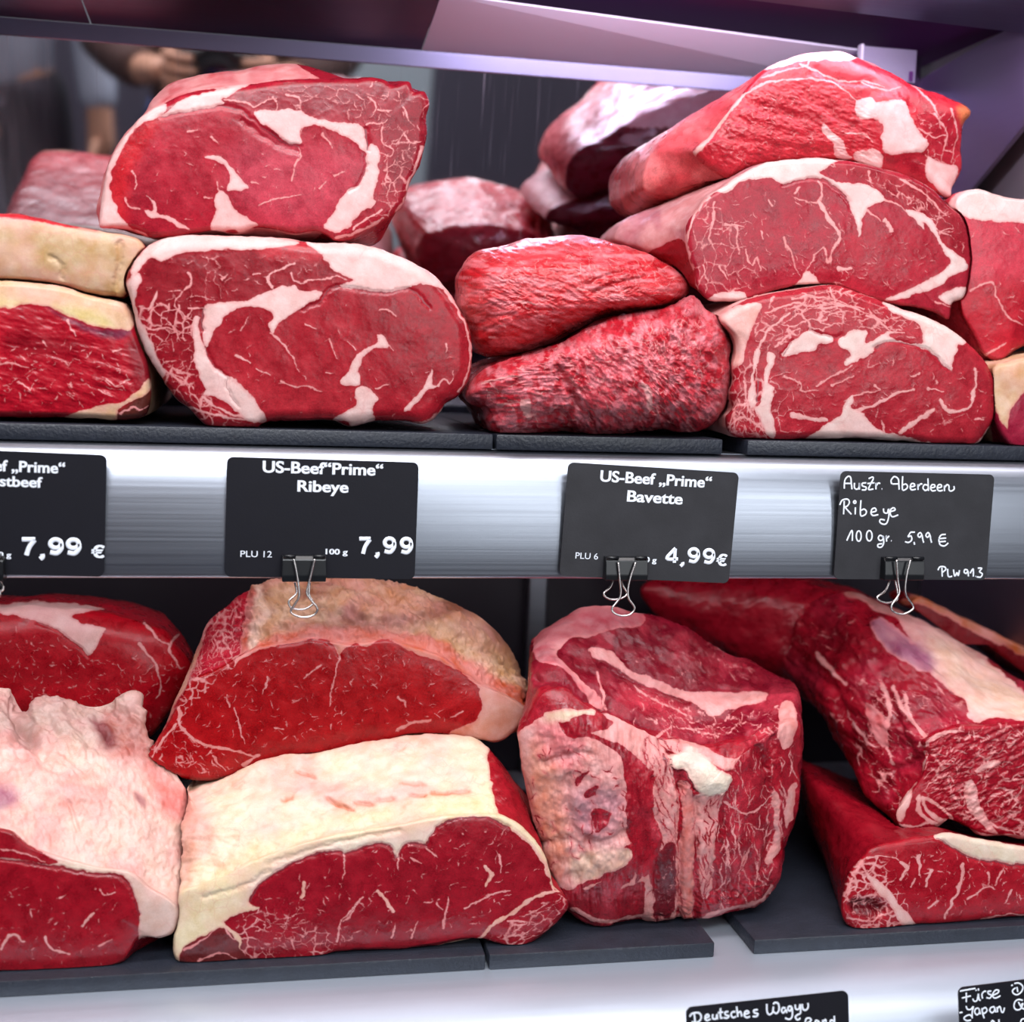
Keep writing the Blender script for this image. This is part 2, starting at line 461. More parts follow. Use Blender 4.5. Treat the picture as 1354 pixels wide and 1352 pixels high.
class Tag:
    """a flat card with rounded corners, leaning on a rail; corners traced, text set in the card's own plane"""

    def __init__(s, name, label, corners, y_top, y_bot, m, radius=0.004, thick=0.0011):
        tl, tr, br, bl = [at_y(u, v, y) for (u, v), y in zip(corners, (y_top, y_top, y_bot, y_bot))]
        s.o = Vector(0.25*(tl+tr+br+bl))
        ex = Vector(0.5*((tr-tl)+(br-bl))); ey = Vector(0.5*((tl-bl)+(tr-br)))
        s.w, s.h = ex.length, ey.length
        s.ex = ex.normalized(); s.ey = (ey - s.ex*ey.dot(s.ex)).normalized()
        s.n = s.ex.cross(s.ey)
        s.rot = Matrix((s.ex, s.ey, s.n)).transposed().to_4x4()
        s.thick = thick
        bm = bmesh.new()
        ring = []
        for cx, cy, a0 in ((1, 1, 0), (-1, 1, 90), (-1, -1, 180), (1, -1, 270)):
            for k in range(7):
                a = math.radians(a0+15*k)
                ring.append((cx*(s.w/2-radius)+radius*math.cos(a), cy*(s.h/2-radius)+radius*math.sin(a)))
        A = [bm.verts.new((x, y, thick/2)) for x, y in ring]; B = [bm.verts.new((x, y, -thick/2)) for x, y in ring]
        bm.faces.new(A); bm.faces.new(B[::-1])
        for i in range(len(ring)):
            bm.faces.new((A[i], B[i], B[(i+1) % len(ring)], A[(i+1) % len(ring)]))
        s.obj = bm_obj(name, bm, m)
        s.obj.matrix_world = Matrix.Translation(s.o)@s.rot
        tag(s.obj, label, 'price tag', 'price tags on the shelf rails')

    def loc(s, u, v):
        d = Vector(ray(u, v)); c = Vector(CAM)
        t = (s.o + s.n*s.thick/2 - c).dot(s.n)/d.dot(s.n)
        q = c + d*t - s.o
        return q.dot(s.ex), q.dot(s.ey)

    def text(s, body, left, right_u, bold=0.0, m=None, name='lettering', xh=None):
        """printed line: left = (u, v) of the baseline's left end, right_u = u of its right end; xh = cap height px"""
        cu = bpy.data.curves.new(name, 'FONT'); cu.body = body; cu.size = 1.0; cu.offset = min(bold, 0.02); cu.fill_mode = 'FRONT'
        cu.resolution_u = 6
        tmp = bpy.data.objects.new('tmp', cu); COL.objects.link(tmp)
        bpy.context.view_layer.update()
        me = bpy.data.meshes.new_from_object(tmp.evaluated_get(bpy.context.evaluated_depsgraph_get()))
        bpy.data.objects.remove(tmp); bpy.data.curves.remove(cu)
        n = len(me.vertices); co = np.empty(n*3); me.vertices.foreach_get('co', co); co = co.reshape(-1, 3)
        x0, x1 = co[:, 0].min(), co[:, 0].max()
        a = s.loc(*left); b = s.loc(right_u, left[1]+(right_u-left[0])*0.01)
        sx = (b[0]-a[0])/(x1-x0)
        cap = abs(s.loc(left[0], left[1]-xh)[1]-a[1])/0.72 if xh else sx
        co[:, 0] = (co[:, 0]-x0)*sx + a[0]; co[:, 1] = co[:, 1]*cap + a[1]; co[:, 2] = s.thick/2+0.00012
        me.vertices.foreach_set('co', co.ravel()); me.update()
        if bold > 0:                                    # heavier type: the same outlines struck again slightly to the side
            bm = bmesh.new(); bm.from_mesh(me)
            g = bm.verts[:] + bm.edges[:] + bm.faces[:]
            for k, f in enumerate((-0.5, 0.5) if bold < 0.035 else (-1, -0.5, 0.5, 1)):
                d = bmesh.ops.duplicate(bm, geom=g)
                for v in d['geom']:
                    if isinstance(v, bmesh.types.BMVert): v.co.x += f*bold*0.9*sx; v.co.z += 0.00001*(k+1)
            bm.to_mesh(me); bm.free()
        me.name = name
        me.materials.clear()
        o = bpy.data.objects.new(name, me); COL.objects.link(o); me.materials.append(m or M_PRINT)
        o.parent = s.obj
        return o

    def hand(s, strokes, frame, r=0.00055, name='handwriting', m=None):
        """chalk-pen strokes traced in a drawing frame (ox, oy, scale)"""
        ox, oy, k = frame
        bm = bmesh.new()
        for st in strokes:
            P = spline(st, 6) if len(st) > 2 else np.asarray(st, float)
            pts = [(*s.loc(ox+p[0]/k, oy+p[1]/k), s.thick/2+0.0001) for p in P]
            sweep(bm, pts, r, 6)
        for v in bm.verts: v.co.z = s.thick/2 + 0.0001 + (v.co.z-s.thick/2-0.0001)*0.3
        o = bm_obj(name, bm, m or M_PRINT)
        o.parent = s.obj
        return o


def clip(label, c0, c1, y, wires, group='binder clips on the price tags'):
    """binder clip: black body between pixels c0 (top left) and c1 (bottom right) at depth y, wire loops traced"""
    a = at_y(*c0, y); b = at_y(*c1, y)
    w, h = b[0]-a[0], a[2]-b[2]
    cen = Vector((0.5*(a[0]+b[0]), y, b[2]))
    root = empty('binder_clip', cen)
    tag(root, label, 'clip', group)
    bm = bmesh.new()
    # spring steel body: a wedge, narrow jaws at the top, broad spine below, rolled barrels along the jaws
    x0, x1 = a[0], b[0]
    prof = [(y-0.0012, a[2]), (y-0.0030, a[2]-0.15*h), (y-0.0042, b[2]+0.25*h), (y-0.0040, b[2]), (y+0.008, b[2]), (y+0.0082, b[2]+0.25*h), (y+0.0045, a[2])]
    profile_bar(bm, prof, x0, x1, 2)
    bevel_all(bm, 0.0004, 1)
    bm_obj('clip_body', bm, M_CLIP, root)
    bm = bmesh.new()
    for f0, f1 in ((0.02, 0.30), (0.70, 0.98)):
        sweep(bm, [(x0+w*f0, y-0.0024, a[2]-0.0003), (x0+w*f1, y-0.0024, a[2]-0.0003)], 0.0013, 10)
    bm_obj('barrel', bm, M_CLIP, root, True)
    for pts, yy in wires:
        P = spline(pts, 8)
        n = len(P)
        Q = []
        for i, p in enumerate(P):
            f = math.sin(math.pi*i/(n-1))
            Q.append(at_y(p[0], p[1], yy-0.004*f))
        bm = bmesh.new(); sweep(bm, Q, 0.00075, 10)
        bm_obj('wire_handle', bm, M_WIRE, root, True)
    return root
T1 = Tag('price_tag', 'black printed price tag cut off at the left edge of the photo', [(-105, 592), (141, 602), (138, 763), (-108, 757)], -0.0185, -0.0185, M_TAG)
T2 = Tag('price_tag', 'black printed price tag reading Ribeye under the two big ribeye cuts', [(300, 604), (553, 612), (549, 766), (297, 763)], -0.0185, -0.0185, M_TAG)
T3 = Tag('price_tag', 'black printed price tag reading Bavette, hanging slightly tilted', [(753, 611), (977, 626), (963, 771), (738, 762)], -0.0205, -0.0205, M_CHALKTAG)
T4 = Tag('price_tag', 'handwritten chalkboard price tag reading Austr. Aberdeen Ribeye', [(1114, 623), (1314, 628), (1304, 767), (1100, 766)], -0.0195, -0.0195, M_CHALKTAG)
T5 = Tag('price_tag', 'handwritten black tag reading Deutsches Wagyu on the lower rail', [(906, 1333), (1120, 1310), (1126, 1450), (912, 1476)], -0.150, -0.158, M_TAG)
T6 = Tag('price_tag', 'handwritten black tag reading Japan, at the bottom right corner', [(1267, 1306), (1470, 1282), (1478, 1420), (1272, 1450)], -0.150, -0.158, M_TAG)

BOLD = 0.022
T1.text('US-Beef \u201ePrime\u201c', (-64, 620.5), 85.9, BOLD, xh=14.8)
T1.text('Roastbeef', (-36, 641.5), 56, BOLD, xh=14.0)
T1.text('100 g', (-14, 736.5), 14.8, BOLD, xh=7)
T1.text('\u20ac', (121.2, 737.3), 137.5, 0.04, xh=16)
T2.text('US-Beef\u201cPrime\u201c', (347.4, 624.6), 506.3, BOLD, xh=15.6)
T2.text('Ribeye', (393.3, 649.8), 460.5, BOLD, xh=15)
T2.text('PLU 12', (317.9, 736.6), 359.4, 0.0, xh=8.6)
T2.text('100 g', (430.6, 733), 459.5, BOLD, xh=7.2)
T3.text('US-Beef \u201ePrime\u201c', (793.4, 636.5), 940.9, BOLD, xh=15)
T3.text('Bavette', (828.9, 663), 902.3, BOLD, xh=15)
T3.text('PLU 6', (760.7, 738.7), 790.5, 0.0, xh=8.5)
T3.text('100 g', (842.3, 743), 867.9, BOLD, xh=7)
T3.text('\u20ac', (947, 747.9), 960, 0.04, xh=15)


def ring(cx, cy, rx, ry, a0=0, n=12):
    return [(cx+rx*math.cos(math.radians(a0)+2*math.pi*k/n), cy+ry*math.sin(math.radians(a0)+2*math.pi*k/n)) for k in range(n+1)]


def nine(cx, cy, rx, ry, f):
    return [ring(cx, cy, rx, ry), [(cx+rx, cy-2), (cx+rx*1.0, cy+ry*1.1), (cx+rx*0.2, cy+ry*2.25), (cx-rx*1.05, cy+ry*2.0)]]


T2.hand([[(928,590),(1003,590)], [(1000,594),(968,640),(953,690)], [(1048,680),(1050,698),(1036,714)]] + nine(1128, 616, 31, 28, 1) + nine(1240, 618, 31, 28, 1), (290, 595, 5.015), r=0.0013, name='printed_price')
T1.hand([[(187,795),(300,795)], [(296,800),(250,860),(225,930)], [(360,920),(362,945),(342,962)]] + nine(475, 832, 46, 36, 1) + nine(625, 834, 46, 36, 1), (0, 590, 6.437), r=0.0014, name='printed_price')
T3.hand([[(850,652),(790,722),(866,727)], [(848,655),(842,752)], [(898,748),(899,762),(884,776)]] + nine(975, 684, 31, 27, 1) + nine(1080, 690, 31, 27, 1), (730, 600, 5.207), r=0.0012, name='printed_price')

H4 = (1095, 615, 5.887)
T4.hand([[(125,185),(130,120),(155,90),(175,100),(180,140),(185,190)], [(128,145),(180,145)], [(205,140),(205,180),(225,190),(240,175),(243,140)], [(243,140),(243,192)],
 [(295,140),(265,145),(268,165),(295,175),(290,195),(262,195)], [(315,108),(345,95),(350,112),(330,150),(315,192),(352,188)], [(305,146),(360,140)], [(372,190),(372,140),(375,160),(390,142),(405,146)], [(416,188),(420,188)],
 [(495,150),(490,120),(515,92),(545,110),(550,150),(552,192)], [(500,150),(550,148)], [(580,88),(578,190),(605,190),(618,170),(605,150),(582,156)], [(640,172),(672,165),(668,148),(648,148),(638,175),(650,195),(682,190)],
 [(700,195),(698,150),(702,166),(720,148),(732,152)], [(775,160),(750,155),(738,180),(755,200),(775,190)], [(776,105),(778,150),(780,202)], [(800,180),(830,172),(825,155),(805,158),(797,185),(812,203),(838,198)], [(852,180),(882,172),(877,155),(857,158),(849,185),(864,203),(892,198)],
 [(905,205),(905,160),(908,175),(925,155),(940,165),(940,192),(955,205),(980,190),(978,165)]], H4, name='handwritten_name')
T4.hand([[(125,280),(120,385)], [(90,312),(110,275),(150,268),(165,290),(150,320),(125,330)], [(130,330),(180,385)], [(212,330),(210,385)], ring(207, 290, 9, 10), [(255,275),(252,390),(285,390),(298,365),(280,345),(256,355)],
 [(335,370),(372,360),(365,338),(342,345),(333,375),(350,395),(390,388)], [(430,340),(435,370),(460,375),(470,342),(472,400),(455,455),(425,462),(402,445),(408,425),(440,430)], [(485,365),(520,352),(512,335),(490,345),(482,375),(500,405),(545,390)]], H4, name='handwritten_cut')
T4.hand([[(145,590),(185,510),(188,592)], ring(238, 555, 19, 40), ring(320, 553, 22, 40), [(425,557),(402,550),(390,572),(405,590),(425,580),(428,555),(432,610),(415,640),(390,640),(388,620),(420,614)], [(455,597),(453,550),(458,570),(475,553)], [(489,592),(493,592)],
 [(640,525),(675,524)], [(640,527),(622,560),(645,555),(650,585),(625,605),(598,598)], [(668,600),(672,622)], [(730,545),(715,528),(698,548),(712,565),(730,548),(736,580),(743,606)], [(792,545),(777,528),(760,548),(774,565),(792,548),(798,580),(805,606)],
 [(915,542),(880,547),(862,580),(872,622),(905,632),(935,608)], [(860,576),(918,570)], [(863,600),(915,596)]], H4, name='handwritten_price')
T4.hand([[(885,800),(888,870)], [(855,820),(870,795),(905,795),(915,815),(888,838)], [(930,810),(935,868),(965,868)], [(975,815),(985,866),(1003,840),(1012,865),(1022,820)], [(1085,820),(1065,815),(1058,836),(1075,845),(1087,826),(1092,868)],
 [(1105,845),(1128,810),(1130,870)], [(1165,805),(1195,806),(1178,832),(1200,850),(1185,875),(1155,872)], [(1146,868),(1150,868)]], H4, name='handwritten_number')
H5 = (900, 1300, 5.887)
T5.hand([[(105,240),(110,306),(85,304)], [(70,265),(90,240),(140,235),(160,265),(145,300),(108,312)], [(195,275),(220,262),(212,248),(195,255),(190,280),(205,295),(232,283)], [(250,245),(250,278),(275,280),(282,245),(286,285)], [(310,198),(310,270),(328,273)], [(290,235),(330,228)],
 [(370,225),(345,230),(350,250),(375,260),(360,276),(335,272)], [(425,225),(400,230),(393,255),(410,272),(430,262)], [(435,185),(445,265)], [(443,240),(465,225),(475,262)], [(500,245),(530,235),(520,220),(500,228),(495,255),(515,272),(540,262)], [(600,210),(570,215),(575,235),(600,242),(590,262),(560,262)],
 [(670,165),(672,225),(690,248),(715,230),(722,185)], [(722,225),(745,240),(765,210),(760,165),(735,155),(720,168)], [(815,200),(795,195),(785,220),(800,235),(818,212),(826,235)], [(865,187),(842,185),(835,208),(852,220),(866,192),(868,260),(845,285),(812,275)],
 [(890,170),(897,205),(920,203),(930,168),(932,235),(908,250),(892,268),(910,290),(932,275)], [(945,165),(952,205),(975,213),(992,190),(990,158)]], H5, name='handwritten_name')
T5.hand([[(968,330),(975,285),(1000,275),(1015,292),(1000,308),(985,312)], [(1070,300),(1052,295),(1045,320),(1060,330),(1074,300),(1078,330)], [(1105,330),(1105,290),(1108,305),(1128,288),(1132,330)], [(1195,258),(1198,330)], [(1193,300),(1170,292),(1162,320),(1180,332),(1194,310)]], H5, name='handwritten_line')
H6 = (1254, 1282, 13.54)
T6.hand([[(205,395),(480,345)], [(240,520),(400,480)], [(320,420),(320,590)], [(435,530),(460,575),(510,560),(535,440)], [(535,440),(548,540),(575,560)], [(490,368),(498,388)], [(535,345),(540,385)], [(610,525),(600,450),(640,400),(672,402)],
 [(765,395),(710,400),(715,440),(770,470),(740,520),(680,510)], [(790,470),(880,430),(900,385),(850,375),(800,430),(795,490),(840,520),(930,480)], [(1125,300),(1150,280)], [(1180,258),(1260,250),(1330,310),(1310,400),(1230,460),(1160,430),(1150,380),(1200,335)], [(1225,320),(1242,410)]], H6, r=0.0005, name='handwritten_name')
T6.hand([[(195,782),(250,775)], [(315,660),(340,718),(400,720),(445,670),(425,780),(425,880)], [(430,870),(380,820),(300,850),(280,890),(330,925),(400,915)], [(540,700),(490,710),(470,770),(510,820),(555,770),(545,705),(572,810)], [(600,700),(610,790),(640,880)], [(605,720),(660,690),(690,740),(650,790),(612,782)],
 [(820,672),(760,690),(740,740),(780,782),(825,740),(822,680),(850,775)], [(870,680),(880,770)], [(876,710),(920,670),(950,760),(980,772),(1005,690)], [(1330,560),(1250,545),(1190,590),(1175,680),(1220,730),(1290,712),(1335,620),(1300,640)], [(1250,590),(1320,700),(1380,712)]], H6, r=0.0005, name='handwritten_origin')
T6.hand([[(760,960),(790,922),(825,960)], [(903,900),(908,1010)], [(1280,990),(1310,905),(1360,890)]], H6, r=0.0005, name='handwritten_line')

k2 = lambda pts, ox, oy, k: [(ox+x/k, oy+y/k) for x, y in pts]
clip('black binder clip with wire loops at the bottom of the Ribeye tag', (373.3, 734.6), (430.6, 768.5), -0.0225,
     [(k2([(493,725),(510,800),(525,900),(528,975),(498,1030),(474,1075),(520,1105),(580,1110),(632,1092),(650,1050),(602,990),(580,950),(590,900),(610,820),(632,725)], 290, 595, 5.015), -0.0295),
      (k2([(500,880),(512,950),(462,1005),(480,1050),(560,1058),(620,1020),(595,960),(600,880)], 290, 595, 5.015), -0.0125)])
clip('black binder clip with wire loops at the bottom of the Bavette tag', (800, 736.7), (853.9, 767.0), -0.0245,
     [(k2([(455,750),(465,860),(470,980),(414,1065),(430,1100),(480,1118),(540,1106),(568,1060),(530,1000),(522,940),(540,850),(575,750)], 730, 600, 5.207), -0.0295),
      (k2([(420,870),(402,920),(356,965),(390,1000),(440,1005),(492,990),(515,960),(490,910),(480,870)], 730, 600, 5.207), -0.0135)])
clip('black binder clip with wire loops at the bottom of the chalkboard tag', (1168, 737.3), (1218, 766.5), -0.0235,
     [(k2([(1018,320),(1022,375),(1025,408),(1005,440),(1010,456),(1034,463),(1058,452),(1061,440),(1042,408),(1045,360),(1055,320)], 674, 580, 1.991), -0.0295),
      (k2([(1001,372),(990,400),(967,420),(990,433),(1018,426),(1021,408),(1014,372)], 674, 580, 1.991), -0.0125)])
clip('black binder clip cut off by the left edge of the photo', (-48, 736), (6, 768), -0.0225,
     [([(-33,736),(-31,758),(-28,772),(-40,786),(-30,795),(-14,796),(0,786),(-10,772),(-8,758),(-5,736)], -0.0295), ([(-27,768),(-36,782),(-18,790),(4,780),(-2,768)], -0.0125)])
# ------------------------------------------------------------------ numpy noise


def _hash(ix, iy, iz, seed):
    h = (ix.astype(np.uint32)*np.uint32(374761393) + iy.astype(np.uint32)*np.uint32(668265263)
         + iz.astype(np.uint32)*np.uint32(2246822519) + np.uint32(seed*3266489917 & 0xffffffff))
    h = (h ^ (h >> np.uint32(13)))*np.uint32(1274126177)
    h = h ^ (h >> np.uint32(16))
    return h.astype(np.float64)/4294967295.0


def vnoise(x, y, z, seed=1):
    """value noise in -1..1"""
    fx, fy, fz = np.floor(x), np.floor(y), np.floor(z)
    ix, iy, iz = fx.astype(np.int64), fy.astype(np.int64), fz.astype(np.int64)
    tx, ty, tz = x-fx, y-fy, z-fz
    tx, ty, tz = (t*t*t*(t*(t*6-15)+10) for t in (tx, ty, tz))
    r = 0
    for a in (0, 1):
        for b in (0, 1):
            for c in (0, 1):
                w = (tx if a else 1-tx)*(ty if b else 1-ty)*(tz if c else 1-tz)
                r = r + w*_hash(ix+a, iy+b, iz+c, seed)
    return r*2-1


def fbm(x, y, z, seed=1, octv=3):
    r = 0; a = 1.0; s = 0
    for o in range(octv):
        r = r + a*vnoise(x*2**o, y*2**o, z*2**o, seed+17*o); s += a; a *= 0.5
    return r/s


# ------------------------------------------------------------------ the meat shader


def meat_mat(name, rough_lean=0.30, rough_fat=0.45, bump=0.13, grain=1.0):
    m, nt, b = material(name)
    L = nt.links.new
    def attr(n):
        a = node(nt, 'ShaderNodeAttribute'); a.attribute_name = n; return a
    lean, fatc, fat, seam = attr('lean'), attr('fatc'), attr('fat'), attr('seam')
    tc = node(nt, 'ShaderNodeTexCoord')
    def noise(scale, detail=4):
        n = node(nt, 'ShaderNodeTexNoise'); n.inputs['Scale'].default_value = scale; n.inputs['Detail'].default_value = detail
        L(tc.outputs['Object'], n.inputs['Vector']); return n
    def math_(op, a, bv=None, c=None):
        n = node(nt, 'ShaderNodeMath', operation=op)
        for i, q in enumerate((a, bv, c)):
            if q is None: continue
            if isinstance(q, (int, float)): n.inputs[i].default_value = q
            else: L(q, n.inputs[i])
        return n.outputs[0]
    def rng(x, a, b_, c, d, smooth=False):
        n = node(nt, 'ShaderNodeMapRange')
        if smooth: n.interpolation_type = 'SMOOTHSTEP'
        for i, q in enumerate((a, b_, c, d)): n.inputs[1+i].default_value = q
        L(x, n.inputs[0]); return n.outputs[0]
    def mix(f, a, b_, blend='MIX'):
        n = node(nt, 'ShaderNodeMix', data_type='RGBA', blend_type=blend)
        for i, q in ((0, f), (6, a), (7, b_)):
            if isinstance(q, (int, float)): n.inputs[i].default_value = q
            elif isinstance(q, tuple): n.inputs[i].default_value = q
            else: L(q, n.inputs[i])
        return n.outputs[2]
    n_edge = noise(700, 3)
    n_mid = noise(110, 5)
    n_fine = noise(1100, 3)
    f = math_('ADD', fat.outputs['Fac'], math_('MULTIPLY', math_('SUBTRACT', n_edge.outputs[0], 0.5), 0.20))
    fm = rng(f, 0.42, 0.60, 0, 1, True)
    # lean: a darker and a lighter tone broken up by grain
    lv = math_('ADD', rng(n_mid.outputs[0], 0.3, 0.7, -0.20, 0.20), rng(n_fine.outputs[0], 0.3, 0.7, -0.22*grain, 0.22*grain))
    hs = node(nt, 'ShaderNodeHueSaturation'); L(lean.outputs['Color'], hs.inputs['Color']); L(math_('ADD', lv, 1.0), hs.inputs['Value'])
    fv = math_('ADD', rng(n_mid.outputs[0], 0.3, 0.7, -0.09, 0.06), rng(n_fine.outputs[0], 0.3, 0.7, -0.06, 0.06))
    hf = node(nt, 'ShaderNodeHueSaturation'); L(fatc.outputs['Color'], hf.inputs['Color']); L(math_('ADD', fv, 1.0), hf.inputs['Value'])
    L(rng(n_mid.outputs[0], 0.3, 0.7, 1.15, 0.85), hf.inputs['Saturation'])
    blush = rng(f, 0.55, 1.0, 0.42, 0.0, True)
    fcol = mix(blush, hf.outputs[0], (0.56, 0.12, 0.13, 1))
    # fine reddish cracks in the fat
    vo = node(nt, 'ShaderNodeTexVoronoi', feature='DISTANCE_TO_EDGE'); vo.inputs['Scale'].default_value = 95
    wv = node(nt, 'ShaderNodeVectorMath', operation='MULTIPLY_ADD')
    L(noise(60, 3).outputs['Color'], wv.inputs[0]); wv.inputs[1].default_value = (0.012, 0.012, 0.012); L(tc.outputs['Object'], wv.inputs[2])
    L(wv.outputs[0], vo.inputs['Vector'])
    crack = math_('MULTIPLY', rng(vo.outputs['Distance'], 0.0, 0.05, 1.0, 0.0, True), rng(noise(45, 2).outputs[0], 0.48, 0.62, 0.0, 0.22))
    fcol = mix(crack, fcol, (0.55, 0.16, 0.15, 1))
    # and a pink flush that comes and goes
    fcol = mix(rng(noise(38, 3).outputs[0], 0.42, 0.68, 0.0, 0.38), fcol, (0.72, 0.33, 0.33, 1))
    c = mix(fm, hs.outputs[0], fcol)
    sm = rng(seam.outputs['Fac'], 0.44, 0.60, 0, 0.75, True)
    c = mix(sm, c, (0.16, 0.05, 0.06, 1))
    L(c, b.inputs['Base Color'])
    r = math_('ADD', rng(fm, 0, 1, rough_lean, rough_fat), rng(n_mid.outputs[0], 0.3, 0.7, -0.08, 0.08))
    L(r, b.inputs['Roughness'])
    b.inputs['Specular IOR Level'].default_value = 0.38
    h = noise(300, 4).outputs[0]
    bp = node(nt, 'ShaderNodeBump'); bp.inputs['Strength'].default_value = bump; bp.inputs['Distance'].default_value = 0.0011
    L(h, bp.inputs['Height']); L(bp.outputs[0], b.inputs['Normal'])
    return m


M_MEAT = meat_mat('raw_beef')
M_ROUGHMEAT = meat_mat('raw_beef_coarse', bump=0.4, grain=1.2)

# ------------------------------------------------------------------ pieces of meat


def resample(pts, n, closed_spline=True):
    """closed outline -> n points at equal arc length, starting left of the centre, clockwise on screen"""
    P = spline(pts, 14, True)
    a = 0.5*np.sum(P[:, 0]*np.roll(P[:, 1], -1) - np.roll(P[:, 0], -1)*P[:, 1])
    if a < 0: P = P[::-1]
    c = 0.5*(P.min(0) + P.max(0))
    ang = np.arctan2(P[:, 1]-c[1], P[:, 0]-c[0])
    left = P[:, 0] < c[0]
    k = np.where(left)[0][np.argmin(np.abs(P[left][:, 1]-c[1]))]
    P = np.roll(P, -k, axis=0)
    Q = np.vstack([P, P[:1]])
    s = np.concatenate([[0], np.cumsum(np.hypot(*np.diff(Q, axis=0).T))])
    t = np.linspace(0, s[-1], n, endpoint=False)
    return np.stack([np.interp(t, s, Q[:, 0]), np.interp(t, s, Q[:, 1])], 1)


class Meat:
    """A cut of meat: a cut face traced as an outline, lofted back through further cross-sections.
    frame = (ox, oy, scale) of the drawing the outlines are traced in."""

    def __init__(s, name, label, frame, face, y0, bulge=0.003, power=3.0, edge=0.005, edge_px=12, tilt=(0, 0),
                 sections=(), lean=(168, 30, 46), fatc=(234, 198, 194), step=1.45, floor=None, floor_y=-9, core=None,
                 body_step=2.5, noise=(0.0012, 0.0003), rag=3.0, veinc=(232, 168, 164), seed=1, cat='meat', group=None, body_fat=None, body_lean=None, mat=None):
        s.name, s.label, s.fr, s.seed, s.cat, s.group = name, label, frame, seed, cat, group
        s.mat = mat or M_MEAT
        ox, oy, k = frame
        s.k = k
        P0 = s.z2p(face)
        sp = spline(P0, 14, True)
        per = np.hypot(*np.diff(np.vstack([sp, sp[:1]]), axis=0).T).sum()
        N = int(per/step); s.N = N
        O = resample(P0, N)
        lo, hi = O.min(0), O.max(0); c = 0.5*(lo+hi); w, h = hi-lo
        if core is None:
            if w > h: A, B = c - [(w-h)*0.42, 0], c + [(w-h)*0.42, 0]
            else: A, B = c - [0, (h-w)*0.42], c + [0, (h-w)*0.42]
        else:
            A, B = s.z2p(core)
        d = B-A; L2 = max(d@d, 1e-6)
        t = np.clip(((O-A)@d)/L2, 0, 1)
        C0 = A + t[:, None]*d
        R = np.hypot(*(O-C0).T).max()
        nr = int(R/step)
        rs = np.linspace(0.0, 1, nr+1)
        s.tilt, s.y0 = tilt, y0
        rows_px, rows_y, face_flag, rr_ = [], [], [], []
        re = 1 - edge_px/R
        for r in rs:
            px = C0 + (O-C0)*r
            y = y0 + bulge*r**power + tilt[0]*(px[:, 0]-c[0]) + tilt[1]*(px[:, 1]-c[1])
            if r > re:
                q = (r-re)/(1-re)
                y = y + edge*(1 - math.sqrt(max(0, 1-q*q)))
            rows_px.append(px); rows_y.append(y); face_flag.append(1.0); rr_.append(r)
        # cross-sections behind the face
        secs_px, secs_y = [rows_px[-1]], [rows_y[-1]]
        W_edge = at_y(rows_px[-1][:, 0], rows_px[-1][:, 1], rows_y[-1])
        wc = 0.5*(W_edge.min(0)+W_edge.max(0))
        for sec in sections:
            if sec[0] == 'ext':
                _, dy, sx, sz, dx, dz = sec
                Wb = W_edge if len(secs_px) == 1 else at_y(secs_px[-1][:, 0], secs_px[-1][:, 1], secs_y[-1])
                cc = 0.5*(Wb.min(0)+Wb.max(0))
                Wn = Wb.copy()
                Wn[:, 0] = cc[0] + (Wb[:, 0]-cc[0])*sx + dx
                Wn[:, 2] = cc[2] + (Wb[:, 2]-cc[2])*sz + dz
                Wn[:, 1] = Wb[:, 1] + dy
                u, v = to_px(Wn)
                secs_px.append(np.stack([u, v], 1)); secs_y.append(Wn[:, 1])
            else:
                y, pts = sec
                q = resample(s.z2p(pts), N)
                secs_px.append(q); secs_y.append(np.full(N, float(y)))
        K = len(secs_px)
        for i in range(K-1):
            a, b_, c_, d_ = (secs_px[max(i-1, 0)], secs_px[i], secs_px[i+1], secs_px[min(i+2, K-1)])
            ya, yb, yc, yd = (secs_y[max(i-1, 0)], secs_y[i], secs_y[i+1], secs_y[min(i+2, K-1)])
            dist = np.hypot(*(c_-b_).T).max()
            n = int(np.clip(dist/body_step, 10, 70))
            for j in range(1, n+1):
                t = j/n
                if i == 0:  # leave the face edge roundly
                    tt = t
                else:
                    tt = t
                cr = lambda p, q, r_, s_: 0.5*((2*q) + (r_-p)*tt + (2*p-5*q+4*r_-s_)*tt*tt + (3*q-p-3*r_+s_)*tt**3)
                lin_ = lambda q, r_: q + (r_-q)*tt
                rows_px.append(0.5*cr(a, b_, c_, d_) + 0.5*lin_(b_, c_))
                rows_y.append(lin_(yb, yc)); face_flag.append(0.0); rr_.append(1 + i + t)
        # back cap
        O2, Y2 = rows_px[-1], rows_y[-1]
        lo, hi = O2.min(0), O2.max(0); c2 = 0.5*(lo+hi)
        for q in np.linspace(0, 1, 14)[1:]:
            th = q*math.pi/2
            px = c2 + (O2-c2)*math.cos(th)
            rows_px.append(px); rows_y.append(Y2 + 0.02*math.sin(th)); face_flag.append(0.0); rr_.append(1 + K + q)
        s.M = len(rows_px); s.K = K
        PX = np.array(rows_px); Y = np.array(rows_y)
        s.px, s.py = PX[..., 0].ravel(), PX[..., 1].ravel()
        s.W = at_y(PX[..., 0], PX[..., 1], Y)
        s.onface = np.repeat(np.array(face_flag), N) > 0.5
        s.rr = np.repeat(np.array(rr_), N)
        s.outline = O
        s.floor, s.floor_y, s.noise = floor, floor_y, noise
        V = s.M*N
        s.lean = np.tile(lin(lean), (V, 1)); s.fatc = np.tile(lin(fatc), (V, 1))
        s.sd = np.full(V, -9.0); s.sm = np.full(V, -9.0); s.hgt = np.zeros(V)
        s.tiltpx = (s.px, s.py)
        a = 0.11
        s.wx = s.px + rag*fbm(s.px*a, s.py*a, s.rr*0+3.1, seed+5, 3)
        s.wy = s.py + rag*fbm(s.px*a, s.py*a, s.rr*0+9.7, seed+9, 3)
        s.veinc = lin(veinc); s.parts = []
